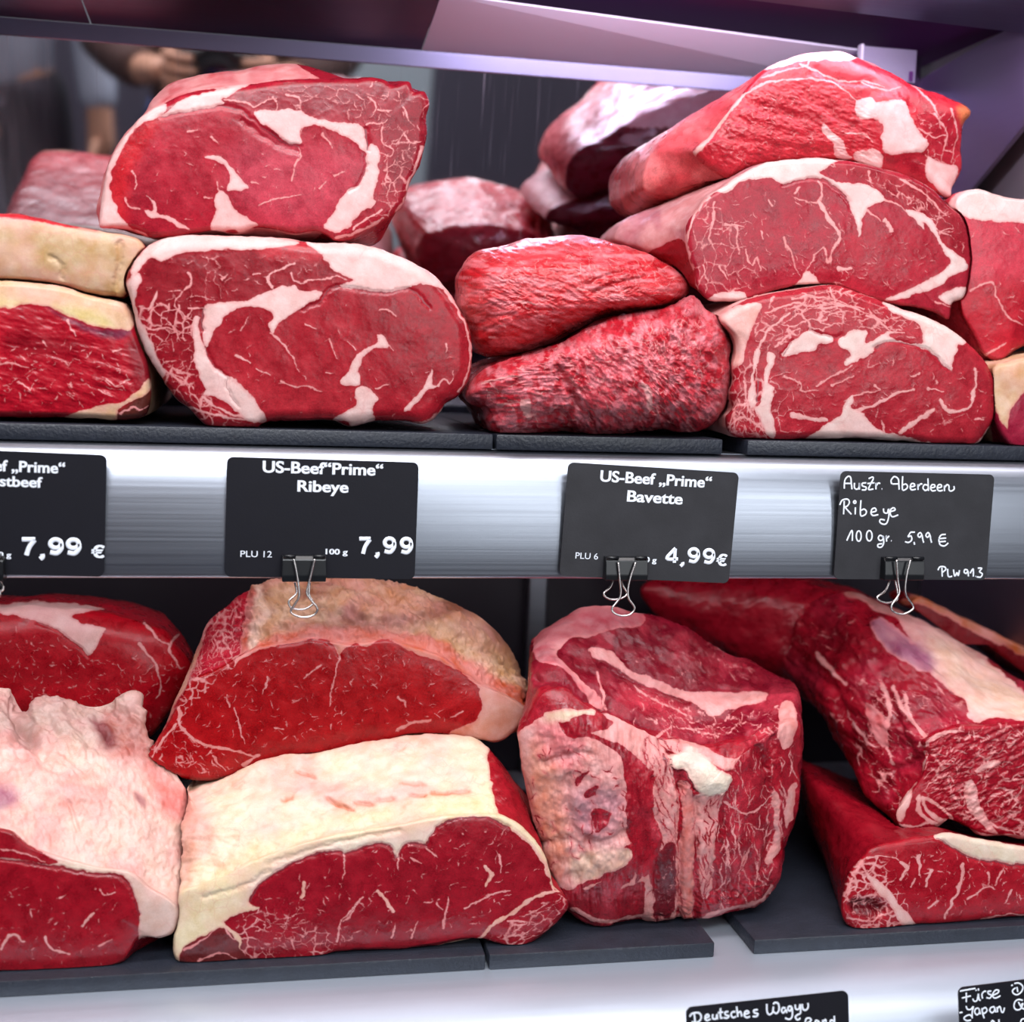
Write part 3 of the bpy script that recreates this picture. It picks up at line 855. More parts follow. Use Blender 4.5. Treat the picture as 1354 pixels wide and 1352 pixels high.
        s.rng = random.Random(seed*77+5)
        if body_fat is not None:
            s.sd[~s.onface] = 6.0; s.fatc[~s.onface] = lin(body_fat)
        if body_lean is not None:
            s.lean[~s.onface] = lin(body_lean)

    # --- drawing helpers ---
    def z2p(s, pts):
        ox, oy, k = s.fr
        P = np.asarray(pts, float)
        return np.stack([ox + P[:, 0]/k, oy + P[:, 1]/k], 1)

    def _sel(s, where):
        if where == 'F': return s.onface
        if where == 'B': return ~s.onface & (s.rr < 4.0)
        return s.rr < 5.0

    def _poly_sd(s, pts, where, reach, smooth=True):
        P = s.z2p(pts)
        if smooth: P = spline(P, 5, True)
        lo, hi = P.min(0)-reach-3, P.max(0)+reach+3
        idx = np.where(s._sel(where) & (s.px > lo[0]) & (s.px < hi[0]) & (s.py > lo[1]) & (s.py < hi[1]))[0]
        x, y = s.wx[idx], s.wy[idx]
        best = np.full(len(idx), 1e9); ins = np.zeros(len(idx), bool)
        n = len(P)
        for i in range(n):
            ax, ay = P[i]; bx, by = P[(i+1) % n]
            ex, ey = bx-ax, by-ay
            L2 = ex*ex+ey*ey
            if L2 < 1e-9: continue
            t = np.clip(((x-ax)*ex+(y-ay)*ey)/L2, 0, 1)
            best = np.minimum(best, (x-ax-t*ex)**2+(y-ay-t*ey)**2)
            cond = (ay > y) != (by > y)
            if ey != 0:
                ins ^= cond & (x < ex*(y-ay)/ey+ax)
        d = np.sqrt(best)
        return idx, np.where(ins, d, -d)

    def _line_sd(s, P, w, where, reach):
        """positive inside a stroke; w = half widths along the points (px)"""
        lo, hi = P.min(0)-reach-3, P.max(0)+reach+3
        idx = np.where(s._sel(where) & (s.px > lo[0]) & (s.px < hi[0]) & (s.py > lo[1]) & (s.py < hi[1]))[0]
        x, y = s.wx[idx], s.wy[idx]
        best = np.full(len(idx), -1e9)
        for i in range(len(P)-1):
            ax, ay = P[i]; bx, by = P[i+1]
            ex, ey = bx-ax, by-ay
            L2 = max(ex*ex+ey*ey, 1e-9)
            t = np.clip(((x-ax)*ex+(y-ay)*ey)/L2, 0, 1)
            d = np.sqrt((x-ax-t*ex)**2+(y-ay-t*ey)**2)
            best = np.maximum(best, w[i]+(w[i+1]-w[i])*t - d)
        return idx, best

    def fat(s, *polys, where='F'):
        for p in polys:
            i, d = s._poly_sd(p, where, 6)
            s.sd[i] = np.maximum(s.sd[i], d)
        return s

    def cut(s, *polys, where='F'):
        for p in polys:
            i, d = s._poly_sd(p, where, 6)
            s.sd[i] = np.minimum(s.sd[i], -d)
        return s

    def vein(s, pts, w0=1.2, w1=0.6, where='F', n=5):
        """w0, w1: half widths in px"""
        P = spline(s.z2p(pts), n)
        w = np.linspace(w0, w1, len(P))*np.array([s.rng.uniform(0.65, 1.2) for _ in P])
        i, d = s._line_sd(P, w, where, 6)
        s._stroke(i, d - 0.05, 1.0 if max(w0, w1) < 2.0 else 0.55)
        return s

    def _stroke(s, i, d, pink):
        q = (s.sd[i] < 0) & (d > -1.5)
        s.fatc[i[q]] += (s.veinc-s.fatc[i[q]])*pink
        s.sd[i] = np.maximum(s.sd[i], d)

    def part(s, name, label=None, poly=None, where='A', m=None):
        """what is fat so far (inside poly) becomes a part of its own"""
        mask = s.sd > 0
        if poly is not None:
            i, d = s._poly_sd(poly, where, 2)
            q = np.zeros(len(mask), bool); q[i[d > 0]] = True; mask &= q
        elif where != 'A': mask &= s._sel(where)
        s.parts.append((name, label, mask, m))
        return s

    def veins(s, lst, w0=1.1, w1=0.5, where='F'):
        for p in lst: s.vein(p, w0, w1, where)
        return s

    def seam(s, pts, w=0.8, where='F'):
        P = spline(s.z2p(pts), 6)
        i, d = s._line_sd(P, np.full(len(P), w), where, 6)
        s.sm[i] = np.maximum(s.sm[i], d)
        s.hgt[i] -= 0.0006*np.exp(-np.maximum(0, -d)**2/6)
        return s

    def tint(s, rgb, pts, soft=10, amount=1.0, where='F', layer='lean'):
        i, d = s._poly_sd(pts, where, soft)
        f = np.clip(d/soft*0.5+0.5, 0, 1); f = amount*f*f*(3-2*f)
        A = s.lean if layer == 'lean' else s.fatc
        A[i] += (lin(rgb)-A[i])*f[:, None]
        return s

    def ftint(s, rgb, pts, soft=8, amount=1.0, where='F'):
        return s.tint(rgb, pts, soft, amount, where, 'fatc')

    def mottle(s, rgb, scale=0.03, amount=0.6, thr=0.0, where='A', layer='lean', seed=3, stretch=(1, 1)):
        idx = np.where(s._sel(where))[0]
        n = fbm(s.px[idx]*scale*stretch[0], s.py[idx]*scale*stretch[1], s.rr[idx]*0+seed*1.7, seed+s.seed, 4)
        f = np.clip((n-thr)*2.5+0.5, 0, 1)*amount
        A = s.lean if layer == 'lean' else s.fatc
        A[idx] += (lin(rgb)-A[idx])*f[:, None]
        return s

    def rim(s, a0, a1, w0, w1=None, where='F'):
        """fat along the outline between arc fractions a0..a1 (0 = left, clockwise), w px wide"""
        w1 = w0 if w1 is None else w1
        n = s.N
        ks = np.arange(int(a0*n), int(a1*n)+1)
        P = s.outline[ks % n][::6]
        w = np.linspace(w0, w1, len(P))*(0.75+0.5*np.array([s.rng.random() for _ in P]))
        if len(w) > 5: w = np.convolve(np.pad(w, 2, mode='edge'), np.ones(5)/5, 'valid')
        i, d = s._line_sd(P, w, where, 8)
        s.sd[i] = np.maximum(s.sd[i], d)
        return s

    def flecks(s, n, pts=None, length=(5, 14), w=(0.5, 1.1), ang=0.0, spread=0.6, where='F', swirl=None, bend=0.5, cut=False):
        """short marbling strokes scattered inside a region; swirl=(cx, cy) turns them around a point"""
        P = s.z2p(pts) if pts is not None else s.outline
        if swirl is not None: sw = s.z2p([swirl])[0]
        lo, hi = P.min(0), P.max(0)
        x, y = P[:, 0], P[:, 1]
        xs, ys = np.roll(x, -1), np.roll(y, -1)
        made = tries = 0
        while made < n and tries < n*20:
            tries += 1
            qx, qy = s.rng.uniform(lo[0], hi[0]), s.rng.uniform(lo[1], hi[1])
            cond = (y > qy) != (ys > qy)
            with np.errstate(divide='ignore', invalid='ignore'):
                cr = cond & (qx < (xs-x)*(qy-y)/(ys-y)+x)
            if cr.sum() % 2 == 0: continue
            made += 1
            a = ang + s.rng.gauss(0, spread)
            if swirl is not None: a += math.atan2(qy-sw[1], qx-sw[0]) + math.pi/2
            L = s.rng.uniform(*length)
            pts_ = [(qx, qy)]
            for k in range(3):
                a += s.rng.gauss(0, bend)
                pts_.append((pts_[-1][0]+math.cos(a)*L/3, pts_[-1][1]+math.sin(a)*L/3))
            wm = s.rng.uniform(*w)
            i, d = s._line_sd(np.array(pts_), [wm*0.4, wm, wm*0.8, wm*0.2], where, 6)
            if cut: s.sd[i] = np.minimum(s.sd[i], -d + s.rng.uniform(0.0, 0.4))
            else: s._stroke(i, d - s.rng.uniform(0.05, 0.5), 1.0)
        return s

    def web(s, pts, cell=16, w=0.9, amount=0.6, stretch=(1, 1), ang=0.0, where='F', seed=1):
        """net-like marbling: thin walls of fat between bundles about cell px wide"""
        i, d = s._poly_sd(pts, where, 4)
        q = d > 0; i = i[q]; d = d[q]
        ca, sa = math.cos(ang), math.sin(ang)
        x0, y0 = s.wx[i], s.wy[i]
        nz = 0.35*cell
        x0 = x0 + nz*fbm(x0/cell*0.9, y0/cell*0.9, x0*0+seed, seed+3, 2); y0 = y0 + nz*fbm(x0/cell*0.9, y0/cell*0.9, x0*0+seed+5, seed+7, 2)
        u = (x0*ca+y0*sa)/cell*stretch[0]; v = (-x0*sa+y0*ca)/cell*stretch[1]
        fu, fv = np.floor(u), np.floor(v)
        f1 = np.full(len(u), 9.0); f2 = np.full(len(u), 9.0)
        z = np.zeros(len(u), np.int64)
        for a in (-1, 0, 1):
            for b in (-1, 0, 1):
                iu, iv = (fu+a).astype(np.int64), (fv+b).astype(np.int64)
                r = np.hypot(fu+a+0.1+0.8*_hash(iu, iv, z, seed+11)-u, fv+b+0.1+0.8*_hash(iu, iv, z, seed+23)-v)
                f2 = np.minimum(f2, np.maximum(f1, r)); f1 = np.minimum(f1, r)
        edge = 0.5*(f2-f1)*cell
        on = fbm(x0/cell*0.45, y0/cell*0.45, x0*0+7.0, seed+31, 2)
        width = w*(0.9+0.8*on) - (1-amount)*2.2*np.clip(0.25-on, 0, 1)
        s._stroke(i, np.minimum(width-edge, d) - 0.1, 1.0)
        return s

    def back(s, lean, fatc=None, top=0.3):
        """the far end is a cut face too: lean with fat over the top"""
        k = s.rr > s.K+0.02
        s.sd[k] = -5; s.lean[k] = lin(lean)
        if fatc is not None:
            y = s.py; lo, hi = y[k].min(), y[k].max()
            t = k & (y < lo+(hi-lo)*top); s.sd[t] = 4; s.fatc[t] = lin(fatc)
        return s

    def groove(s, pts, w=4, depth=0.002, where='A'):
        P = spline(s.z2p(pts), 6)
        i, d = s._line_sd(P, np.zeros(len(P)), where, w*3)
        s.hgt[i] -= depth*np.exp(-(d/w)**2)
        return s

    def lump(s, pts, h=0.003, soft=10, where='A'):
        i, d = s._poly_sd(pts, where, soft)
        f = np.clip(d/soft*0.5+0.5, 0, 1); s.hgt[i] += h*f*f*(3-2*f)
        return s

    def ripple(s, pts, h=0.001, scale=0.12, stretch=(1, 1), ang=0.0, soft=8, where='A', seed=2, ridged=False):
        i, d = s._poly_sd(pts, where, soft)
        f = np.clip(d/soft*0.5+0.5, 0, 1)
        ca, sa = math.cos(ang), math.sin(ang)
        u = (s.px[i]*ca+s.py[i]*sa)*scale*stretch[0]; v = (-s.px[i]*sa+s.py[i]*ca)*scale*stretch[1]
        n = fbm(u, v, u*0+seed, seed+s.seed, 3)
        if ridged: n = 1-2*np.abs(n)
        k = np.where(s.onface[i], np.clip((1.0-s.rr[i])/0.14, 0.12, 1), 1.0 if where == 'B' else 0.3)
        s.hgt[i] += h*n*f*k
        return s

    def shape(s):
        N, M = s.N, s.M
        idx = np.arange(M*N)
        # muscle bundles: broad soft shifts of tone in the lean
        t = 1 + 0.16*fbm(s.px*0.022, s.py*0.03, s.rr*0+1.5, s.seed+60, 3) + 0.08*fbm(s.px*0.12, s.py*0.16, s.rr*0+4.5, s.seed+61, 2)
        s.lean *= t[:, None]*np.array([0.84, 0.60, 0.66])
        s.fatc *= np.array([0.80, 0.735, 0.74])
        W = s.W.copy()
        x, y, z = W[..., 0], W[..., 1], W[..., 2]
        fatsoft = np.clip(s.sd/3, -1, 1).reshape(M, N)
        h = s.hgt.reshape(M, N).copy()
        ff = (s.onface & (s.rr < 0.97)).reshape(M, N)
        h += np.where(ff, 0.35, 1.0)*s.noise[0]*fbm(x*55, y*55, z*55, s.seed, 2)
        h += np.where(ff, 0.3, 1.0)*s.noise[1]*fbm(x*260, y*260, z*260, s.seed+40, 2)
        h += 0.00008*fatsoft
        n = s.normals(W)
        fl = (s.rr.reshape(M, N) < 0.9) & s.onface.reshape(M, N)
        n[fl] = 0.35*n[fl] + 0.65*np.array([0, -1.0, 0])
        W = W + n*h[..., None]
        s.P = s.clamp(W)

    def clamp(s, W):
        if s.floor is not None:
            low = (W[..., 2] < s.floor) & (W[..., 1] > s.floor_y)
            W[..., 2] = np.where(low, s.floor, W[..., 2])
        return W

    def normals(s, W):
        du = np.roll(W, -1, 1)-np.roll(W, 1, 1)
        dv = np.gradient(W, axis=0)
        n = np.cross(du, dv)
        ln = np.linalg.norm(n, axis=2, keepdims=True)
        n = np.where(ln > 1e-12, n/np.maximum(ln, 1e-12), np.array([0, -1.0, 0]))
        fl = ((s.rr < 0.9) & (s.rr > 0.1) & s.onface).reshape(s.M, s.N)
        if n[fl][:, 1].mean() > 0: n = -n
        n[:3] = np.array([0, -1.0, 0])
        return n

    def grid(s, st):
        G = s.P[::st] if (s.M-1) % st == 0 else np.concatenate([s.P[::st], s.P[-1:]])
        G = G[:, ::st]
        m, n = G.shape[:2]
        i = np.arange(m-1)[:, None]*n; j = np.arange(n)[None, :]; j2 = (j+1) % n
        return G.reshape(-1, 3), np.stack([i+j, i+n+j, i+n+j2, i+j2], -1).reshape(-1, 4)

    def bvh(s, other, st=1):
        from mathutils.bvhtree import BVHTree
        v, q = s.grid(st)
        a, b, cc, d = (v[q[:, k]] for k in range(4))
        o = v.mean(0)
        vol = np.einsum('ij,ij->i', a-o, np.cross(b-o, cc-o)).sum() + np.einsum('ij,ij->i', a-o, np.cross(cc-o, d-o)).sum()
        if vol < 0: q = q[:, ::-1]
        P = other.P.reshape(-1, 3)
        lo = np.maximum(v.min(0), P.min(0))-0.025; hi = np.minimum(v.max(0), P.max(0))+0.025
        if np.any(lo > hi): return None
        c = v[q].mean(1)
        q = q[np.all((c > lo) & (c < hi), axis=1)]
        if len(q) == 0: return None
        used, q2 = np.unique(q, return_inverse=True)
        return BVHTree.FromPolygons(v[used].tolist(), q2.reshape(-1, 4).tolist()), lo+0.024, hi-0.024

    def press(s, other, faces=False, gap=0.0012, st=1):
        """push what lies inside the other piece out to its surface: two soft pieces touching"""
        got = other.bvh(s, st)
        if got is None: return 0
        tree, lo, hi = got
        P = s.P.reshape(-1, 3)
        sel = np.all((P > lo) & (P < hi), axis=1)
        if not faces: sel &= ~s.onface
        k = 0
        for i in np.where(sel)[0]:
            p = Vector(P[i])
            loc, nn, _, dist = tree.find_nearest(p, 0.06)
            if loc is None: continue
            sd = (p-loc).dot(nn)
            if sd < gap and (sd < 0 or dist < gap):
                P[i] = loc + nn*gap; k += 1
        s.P = P.reshape(s.M, s.N, 3)
        return k

    def build(s):
        N, M = s.N, s.M
        W = s.clamp(s.P)
        V = M*N
        i = np.arange(M-1)[:, None]*N; j = np.arange(N)[None, :]; j2 = (j+1) % N
        quads = np.stack([i+j, i+N+j, i+N+j2, i+j2], -1).reshape(-1, 4)
        base = W.reshape(-1, 3)
        fq = quads[np.all(s.onface[quads], axis=1)]
        if np.cross(base[fq[:, 1]]-base[fq[:, 0]], base[fq[:, 3]]-base[fq[:, 0]])[:, 1].sum() > 0: quads = quads[:, ::-1].copy()
        nrm = s.normals(W).reshape(-1, 3)
        origin = np.array([0.5*(base[:, 0].min()+base[:, 0].max()), 0.5*(base[:, 1].min()+base[:, 1].max()), base[:, 2].min()])
        owner = np.zeros(len(quads), int)
        for k, (_, _, mask, _) in enumerate(s.parts):
            owner[(mask[quads].sum(1) >= 3)] = k+1
        if s.parts:                                     # loose islands of the body go with the part around them
            own = np.arange(len(quads)).reshape(M-1, N); O2 = owner.reshape(M-1, N)
            for _ in range(600):
                old = own.copy()
                for ax, sh in ((1, 1), (1, -1)):
                    q = np.roll(own, sh, ax); own = np.where(np.roll(O2, sh, ax) == O2, np.minimum(own, q), own)
                q = own[:-1]; r = O2[:-1] == O2[1:]
                own[1:] = np.where(r, np.minimum(own[1:], q), own[1:])
                own[:-1] = np.where(r, np.minimum(own[:-1], own[1:]), own[:-1])
                if np.array_equal(old, own): break
            own = own.ravel()
            ids, cnt = np.unique(own[owner == 0], return_counts=True)
            keep = ids[np.argmax(cnt)]
            owner[(owner == 0) & (own != keep)] = 1
            for kk in range(1, len(s.parts)+1):
                ids, cnt = np.unique(own[owner == kk], return_counts=True)
                if len(ids) > 1:
                    small = ids[cnt < 0.08*cnt.max()]
                    owner[(owner == kk) & np.isin(own, small)] = 0
        root = None
        for k in range(len(s.parts)+1):
            Q = quads[owner == k]
            if len(Q) == 0: continue
            name = s.name if k == 0 else s.parts[k-1][0]
            me = bpy.data.meshes.new(name)
            used = np.unique(Q); remap = np.full(V, -1); remap[used] = np.arange(len(used)); Q = remap[Q]
            me.vertices.add(len(used)); me.vertices.foreach_set('co', (base[used]-origin).ravel())
            F = len(Q)
            me.loops.add(F*4); me.loops.foreach_set('vertex_index', Q.ravel())
            me.polygons.add(F); me.polygons.foreach_set('loop_start', np.arange(F)*4)
            me.polygons.foreach_set('use_smooth', np.ones(F, bool))
            me.update(calc_edges=True)
            if s.parts: me.normals_split_custom_set_from_vertices(nrm[used].tolist())
            for nm, A in (('lean', s.lean), ('fatc', s.fatc)):
                a = me.attributes.new(nm, 'FLOAT_COLOR', 'POINT')
                a.data.foreach_set('color', np.hstack([np.clip(A[used], 0, 1), np.ones((len(used), 1))]).ravel().astype(np.float32))
            for nm, A in (('fat', s.sd), ('seam', s.sm)):
                a = me.attributes.new(nm, 'FLOAT', 'POINT')
                a.data.foreach_set('value', (0.5+np.clip(A[used], -4, 4)/8).astype(np.float32))
            me.materials.append(s.mat if k == 0 else (s.parts[k-1][3] or s.mat))
            o = bpy.data.objects.new(name, me); COL.objects.link(o)
            if k == 0:
                root = o; o.location = origin; tag(o, s.label, s.cat, s.group)
            else:
                o.parent = root
                if s.parts[k-1][1]: o['label'] = s.parts[k-1][1]
        return root
# ------------------------------------------------------------------ upper shelf meat
ZA = (120, 80, 2.881); ZB = (150, 300, 2.708); ZD1 = (800, 60, 2.708); ZD2 = (800, 200, 2.708); ZD3 = (920, 360, 3.12)
ZC_ = (590, 290, 3.472); ZL = (0, 260, 3.755); ZG = (0, 780, 2.504); ZH1 = (190, 750, 2.555); ZH2 = (220, 960, 2.462)
ZI = (670, 790, 3.005); ZJ = (840, 760, 2.634); ZK = (1030, 900, 3.654); Z1 = (0, 0, 1.0)
FLOOR_U, FLOOR_L = 0.0008, -0.3372

a2 = Meat('ribeye_cut', 'big marbled ribeye cut lying directly on the slate above the Ribeye tag', ZB,
 [(120,70),(200,38),(330,30),(480,35),(600,40),(700,55),(830,60),(900,65),(970,85),(1050,120),(1140,170),(1200,235),(1240,300),(1275,370),(1282,450),(1275,540),(1240,600),(1190,635),(1165,670),(1110,702),(1040,695),(940,697),(850,712),(790,692),(700,690),(550,700),(505,725),(430,720),(360,718),(310,690),(270,650),(220,610),(160,520),(130,470),(90,380),(60,260),(45,200),(60,150)],
 y0=-0.002, edge=0.007, edge_px=22, sections=[('ext',0.03,1.0,1.0,0,0),('ext',0.16,0.95,0.95,-0.01,0)], floor=FLOOR_U, floor_y=0.0, seed=11)
a1 = Meat('ribeye_cut', 'marbled ribeye cut stacked on top of the other ribeye, by the mirror', ZA,
 [(190,220),(280,165),(400,120),(520,105),(600,95),(700,80),(850,68),(1000,70),(1060,62),(1120,70),(1150,92),(1210,80),(1235,115),(1275,118),(1290,170),(1278,220),(1275,300),(1250,400),(1215,470),(1195,540),(1160,580),(1130,605),(1050,650),(980,680),(930,685),(900,668),(850,650),(770,655),(640,640),(560,655),(470,650),(400,660),(300,672),(220,672),(150,645),(90,640),(35,640),(28,600),(45,500),(60,430),(80,370),(110,310),(150,260)],
 y0=0.022, edge=0.005, edge_px=14, sections=[
  (0.075,[(40,600),(45,480),(110,320),(200,225),(240,140),(330,75),(450,50),(560,38),(650,22),(800,18),(880,40),(960,72),(1100,80),(1230,130),(1260,300),(1190,500),(1140,610),(1080,700),(900,695),(500,680),(200,660)]),
  ('ext',0.10,0.9,0.85,0,-0.005)], seed=12)
d3 = Meat('ribeye_cut', 'rounded ribeye cut at the bottom of the right-hand stack, above the chalkboard tag', ZD3,
 [(100,195),(130,160),(200,120),(300,90),(400,75),(480,60),(560,50),(620,65),(700,95),(780,125),(870,160),(960,190),(1050,235),(1120,290),(1170,340),(1210,400),(1230,450),(1232,530),(1225,600),(1190,670),(1140,712),(1000,712),(900,700),(700,690),(600,685),(450,690),(320,690),(180,680),(130,650),(125,600),(150,560),(140,500),(155,450),(150,390),(165,330),(150,260)],
 y0=-0.001, edge=0.007, edge_px=16, sections=[('ext',0.03,1.0,1.0,0,0),('ext',0.13,0.93,0.9,-0.01,0)], floor=FLOOR_U, floor_y=0.0, seed=13)
d2 = Meat('ribeye_cut', 'thin-capped ribeye cut in the middle of the right-hand stack, its fat side running back', ZD2,
 [(290,300),(300,250),(360,170),(400,140),(480,90),(560,45),(640,30),(760,28),(850,32),(940,45),(1050,80),(1150,120),(1230,190),(1280,240),(1300,300),(1307,370),(1300,440),(1285,520),(1240,545),(1230,600),(1190,580),(1100,560),(1000,540),(940,525),(850,490),(800,478),(700,480),(600,500),(500,535),(430,538),(370,530),(330,495),(320,440),(300,380)],
 y0=0.024, edge=0.004, edge_px=9, sections=[
  (0.105,[(35,320),(40,285),(80,245),(200,190),(320,130),(450,75),(600,40),(850,45),(1050,100),(1150,250),(1150,430),(900,470),(500,480),(320,470),(250,420),(180,375),(80,340)]),
  ('ext',0.09,0.92,0.9,0,0)], seed=14)
d1 = Meat('beef_roast', 'topmost pink roast of the right-hand stack with an uneven torn cut face', ZD1,
 [(315,385),(370,330),(430,250),(480,180),(560,90),(640,50),(740,30),(840,22),(900,45),(1000,85),(1100,140),(1180,170),(1250,200),(1303,228),(1308,250),(1285,285),(1270,370),(1275,450),(1240,510),(1225,545),(1100,500),(950,440),(850,410),(700,412),(560,430),(470,460),(420,470)],
 y0=0.045, bulge=0.008, edge=0.005, edge_px=12, sections=[
  (0.095,[(150,520),(150,430),(210,335),(330,235),(500,135),(640,60),(840,35),(1050,120),(1200,260),(1200,470),(1000,460),(700,460),(450,500),(300,540)]),
  (0.15,[(68,500),(72,440),(130,360),(210,325),(300,262),(450,180),(640,110),(800,90),(950,180),(1000,380),(900,440),(640,480),(400,530),(200,585),(130,600),(80,560)]),
  ('ext',0.06,0.97,0.95,0,0)], seed=15)
c1 = Meat('bavette', 'smooth rounded bavette piece lying on top of the other bavette', ZC_,
 [(50,330),(55,270),(90,190),(150,150),(250,120),(370,95),(500,75),(590,68),(700,82),(800,110),(900,140),(980,180),(1050,225),(1100,270),(1115,310),(1100,350),(1050,380),(1000,402),(900,418),(750,440),(650,478),(560,525),(500,562),(430,585),(330,612),(240,630),(180,630),(125,600),(110,530),(80,450),(50,400)],
 y0=0.0, bulge=0.045, power=3.2, edge=0.012, edge_px=16, sections=[('ext',0.03,0.97,0.95,0,0),('ext',0.08,0.85,0.8,0,0)], seed=16, lean=(190,44,52), noise=(0.0022,0.0002))
c2 = Meat('bavette', 'coarse-grained bavette piece lying on the slate above the Bavette tag', ZC_,
 [(95,830),(85,800),(120,740),(200,680),(300,640),(450,600),(550,560),(640,500),(750,455),(870,430),(1000,415),(1080,380),(1130,347),(1160,362),(1190,410),(1240,450),(1290,510),(1305,570),(1300,640),(1308,740),(1290,830),(1270,890),(1210,950),(1120,975),(1000,970),(900,980),(700,990),(560,970),(450,985),(350,1005),(280,1020),(220,1005),(190,960),(150,880)],
 y0=-0.022, bulge=0.035, power=3.4, edge=0.012, edge_px=16, sections=[('ext',0.03,0.98,0.98,0,0),('ext',0.12,0.9,0.85,0,0)], seed=17, lean=(188,44,56), noise=(0.0026,0.0004), floor=FLOOR_U, floor_y=0.0, mat=M_ROUGHMEAT)
b1 = Meat('roastbeef_cut', 'roastbeef cut with a yellowish fat side, upper of the two at the left edge', ZL,
 [(-560,60),(0,80),(200,110),(350,145),(480,170),(600,185),(680,205),(720,245),(705,290),(655,370),(645,440),(610,498),(540,490),(450,478),(330,445),(200,422),(0,408),(-560,400)],
 y0=0.008, edge=0.007, edge_px=10, sections=[('ext',0.06,1.0,1.0,0,0.0),('ext',0.16,0.97,0.95,0,0)], seed=18)
b2 = Meat('roastbeef_cut', 'roastbeef cut with red face, lower of the two at the left edge', ZL,
 [(-560,450),(-250,432),(0,416),(200,430),(330,452),(450,487),(600,522),(640,560),(665,620),(690,690),(720,780),(745,850),(755,950),(745,1040),(710,1095),(600,1108),(450,1100),(250,1095),(0,1090),(-560,1085)],
 y0=0.004, edge=0.008, edge_px=12, sections=[('ext',0.08,1.0,1.0,0,0),('ext',0.15,0.97,0.95,0,0)], seed=19, floor=FLOOR_U, floor_y=0.0)
e1 = Meat('fat_capped_cut', 'pink cut with a white fat top behind the right-hand stack', Z1,
 [(1262,268),(1290,250),(1330,260),(1360,265),(1405,278),(1430,330),(1425,400),(1400,440),(1350,460),(1322,478),(1300,468),(1285,440),(1270,415),(1266,380),(1270,330)],
 y0=0.03, edge=0.006, edge_px=7, sections=[('ext',0.05,1,1,0,0),('ext',0.08,0.9,0.9,0,0)], seed=20)
e2 = Meat('fat_capped_cut', 'cut with cream fat at the right end of the upper slate', Z1,
 [(1312,487),(1335,478),(1380,468),(1425,468),(1440,500),(1435,590),(1380,600),(1340,594),(1320,570),(1311,530)],
 y0=0.0, edge=0.006, edge_px=9, sections=[('ext',0.05,1,1,0,0),('ext',0.08,0.9,0.9,0,0)], seed=21, floor=FLOOR_U, floor_y=0.0)

# ------------------------------------------------------------------ lower shelf meat
g1 = Meat('marbled_cut', 'red marbled cut with a white fat strip, behind at the left edge', ZG,
 [(-260,75),(-120,60),(0,58),(120,50),(250,60),(350,75),(450,95),(540,130),(580,170),(620,225),(636,262),(625,310),(590,370),(550,430),(500,490),(400,500),(200,500),(0,500),(-260,500)],
 y0=0.085, bulge=0.02, power=3, edge=0.008, edge_px=12, sections=[('ext',0.05,0.98,0.95,0,0),('ext',0.06,0.85,0.8,0,0)], seed=31, lean=(176,22,40))
g2 = Meat('fat_capped_sirloin', 'sirloin with a broad pale fat cap and a loose flap at the left edge', ZG,
 [(-260,780),(0,790),(100,850),(220,893),(330,918),(430,935),(500,990),(590,1050),(578,1130),(530,1155),(470,1150),(430,1200),(400,1240),(300,1275),(180,1285),(0,1270),(-260,1262)],
 y0=-0.05, edge=0.004, edge_px=8, sections=[
  (-0.012,[(-260,640),(0,640),(200,655),(400,730),(540,820),(600,900),(606,1000),(585,1100),(500,1170),(300,1220),(0,1215),(-260,1210)]),
  (0.03,[(-260,480),(0,480),(200,500),(400,545),(560,630),(617,670),(616,800),(606,950),(500,1100),(300,1150),(0,1150),(-260,1150)]),
  (0.065,[(-260,330),(0,325),(40,345),(80,405),(120,365),(180,355),(260,380),(340,385),(440,340),(465,360),(450,395),(415,420),(480,490),(515,580),(520,750),(480,950),(300,1090),(-260,1090)]),
  ('ext',0.012,0.95,0.9,0,-0.006)], seed=32, floor=FLOOR_L, floor_y=-0.06)
h2 = Meat('fat_capped_sirloin', 'sirloin with a thick cream fat cap lying on the slate, centre of the lower shelf', ZH2,
 [(45,545),(110,515),(200,480),(350,410),(500,365),(700,330),(850,300),(1000,285),(1085,290),(1130,310),(1170,340),(1220,400),(1245,470),(1260,520),(1300,560),(1305,600),(1250,660),(1180,715),(1130,722),(1030,695),(950,700),(850,720),(700,730),(560,735),(480,760),(330,770),(250,765),(130,788),(70,785),(30,760),(25,700),(38,620)],
 y0=-0.052, edge=0.004, edge_px=9, sections=[
  (-0.015,[(50,420),(70,340),(200,290),(450,232),(700,190),(900,160),(1060,152),(1120,185),(1185,280),(1220,420),(1235,590),(1000,690),(300,740),(70,720)]),
  (0.025,[(70,240),(82,215),(200,165),(330,110),(400,95),(480,92),(600,65),(780,35),(900,32),(1010,45),(1060,85),(1130,175),(1185,250),(1210,380),(1200,560),(900,660),(300,700),(80,650)]),
  ('ext',0.10,0.95,0.8,0,-0.012)], seed=33, floor=FLOOR_L, floor_y=-0.06)
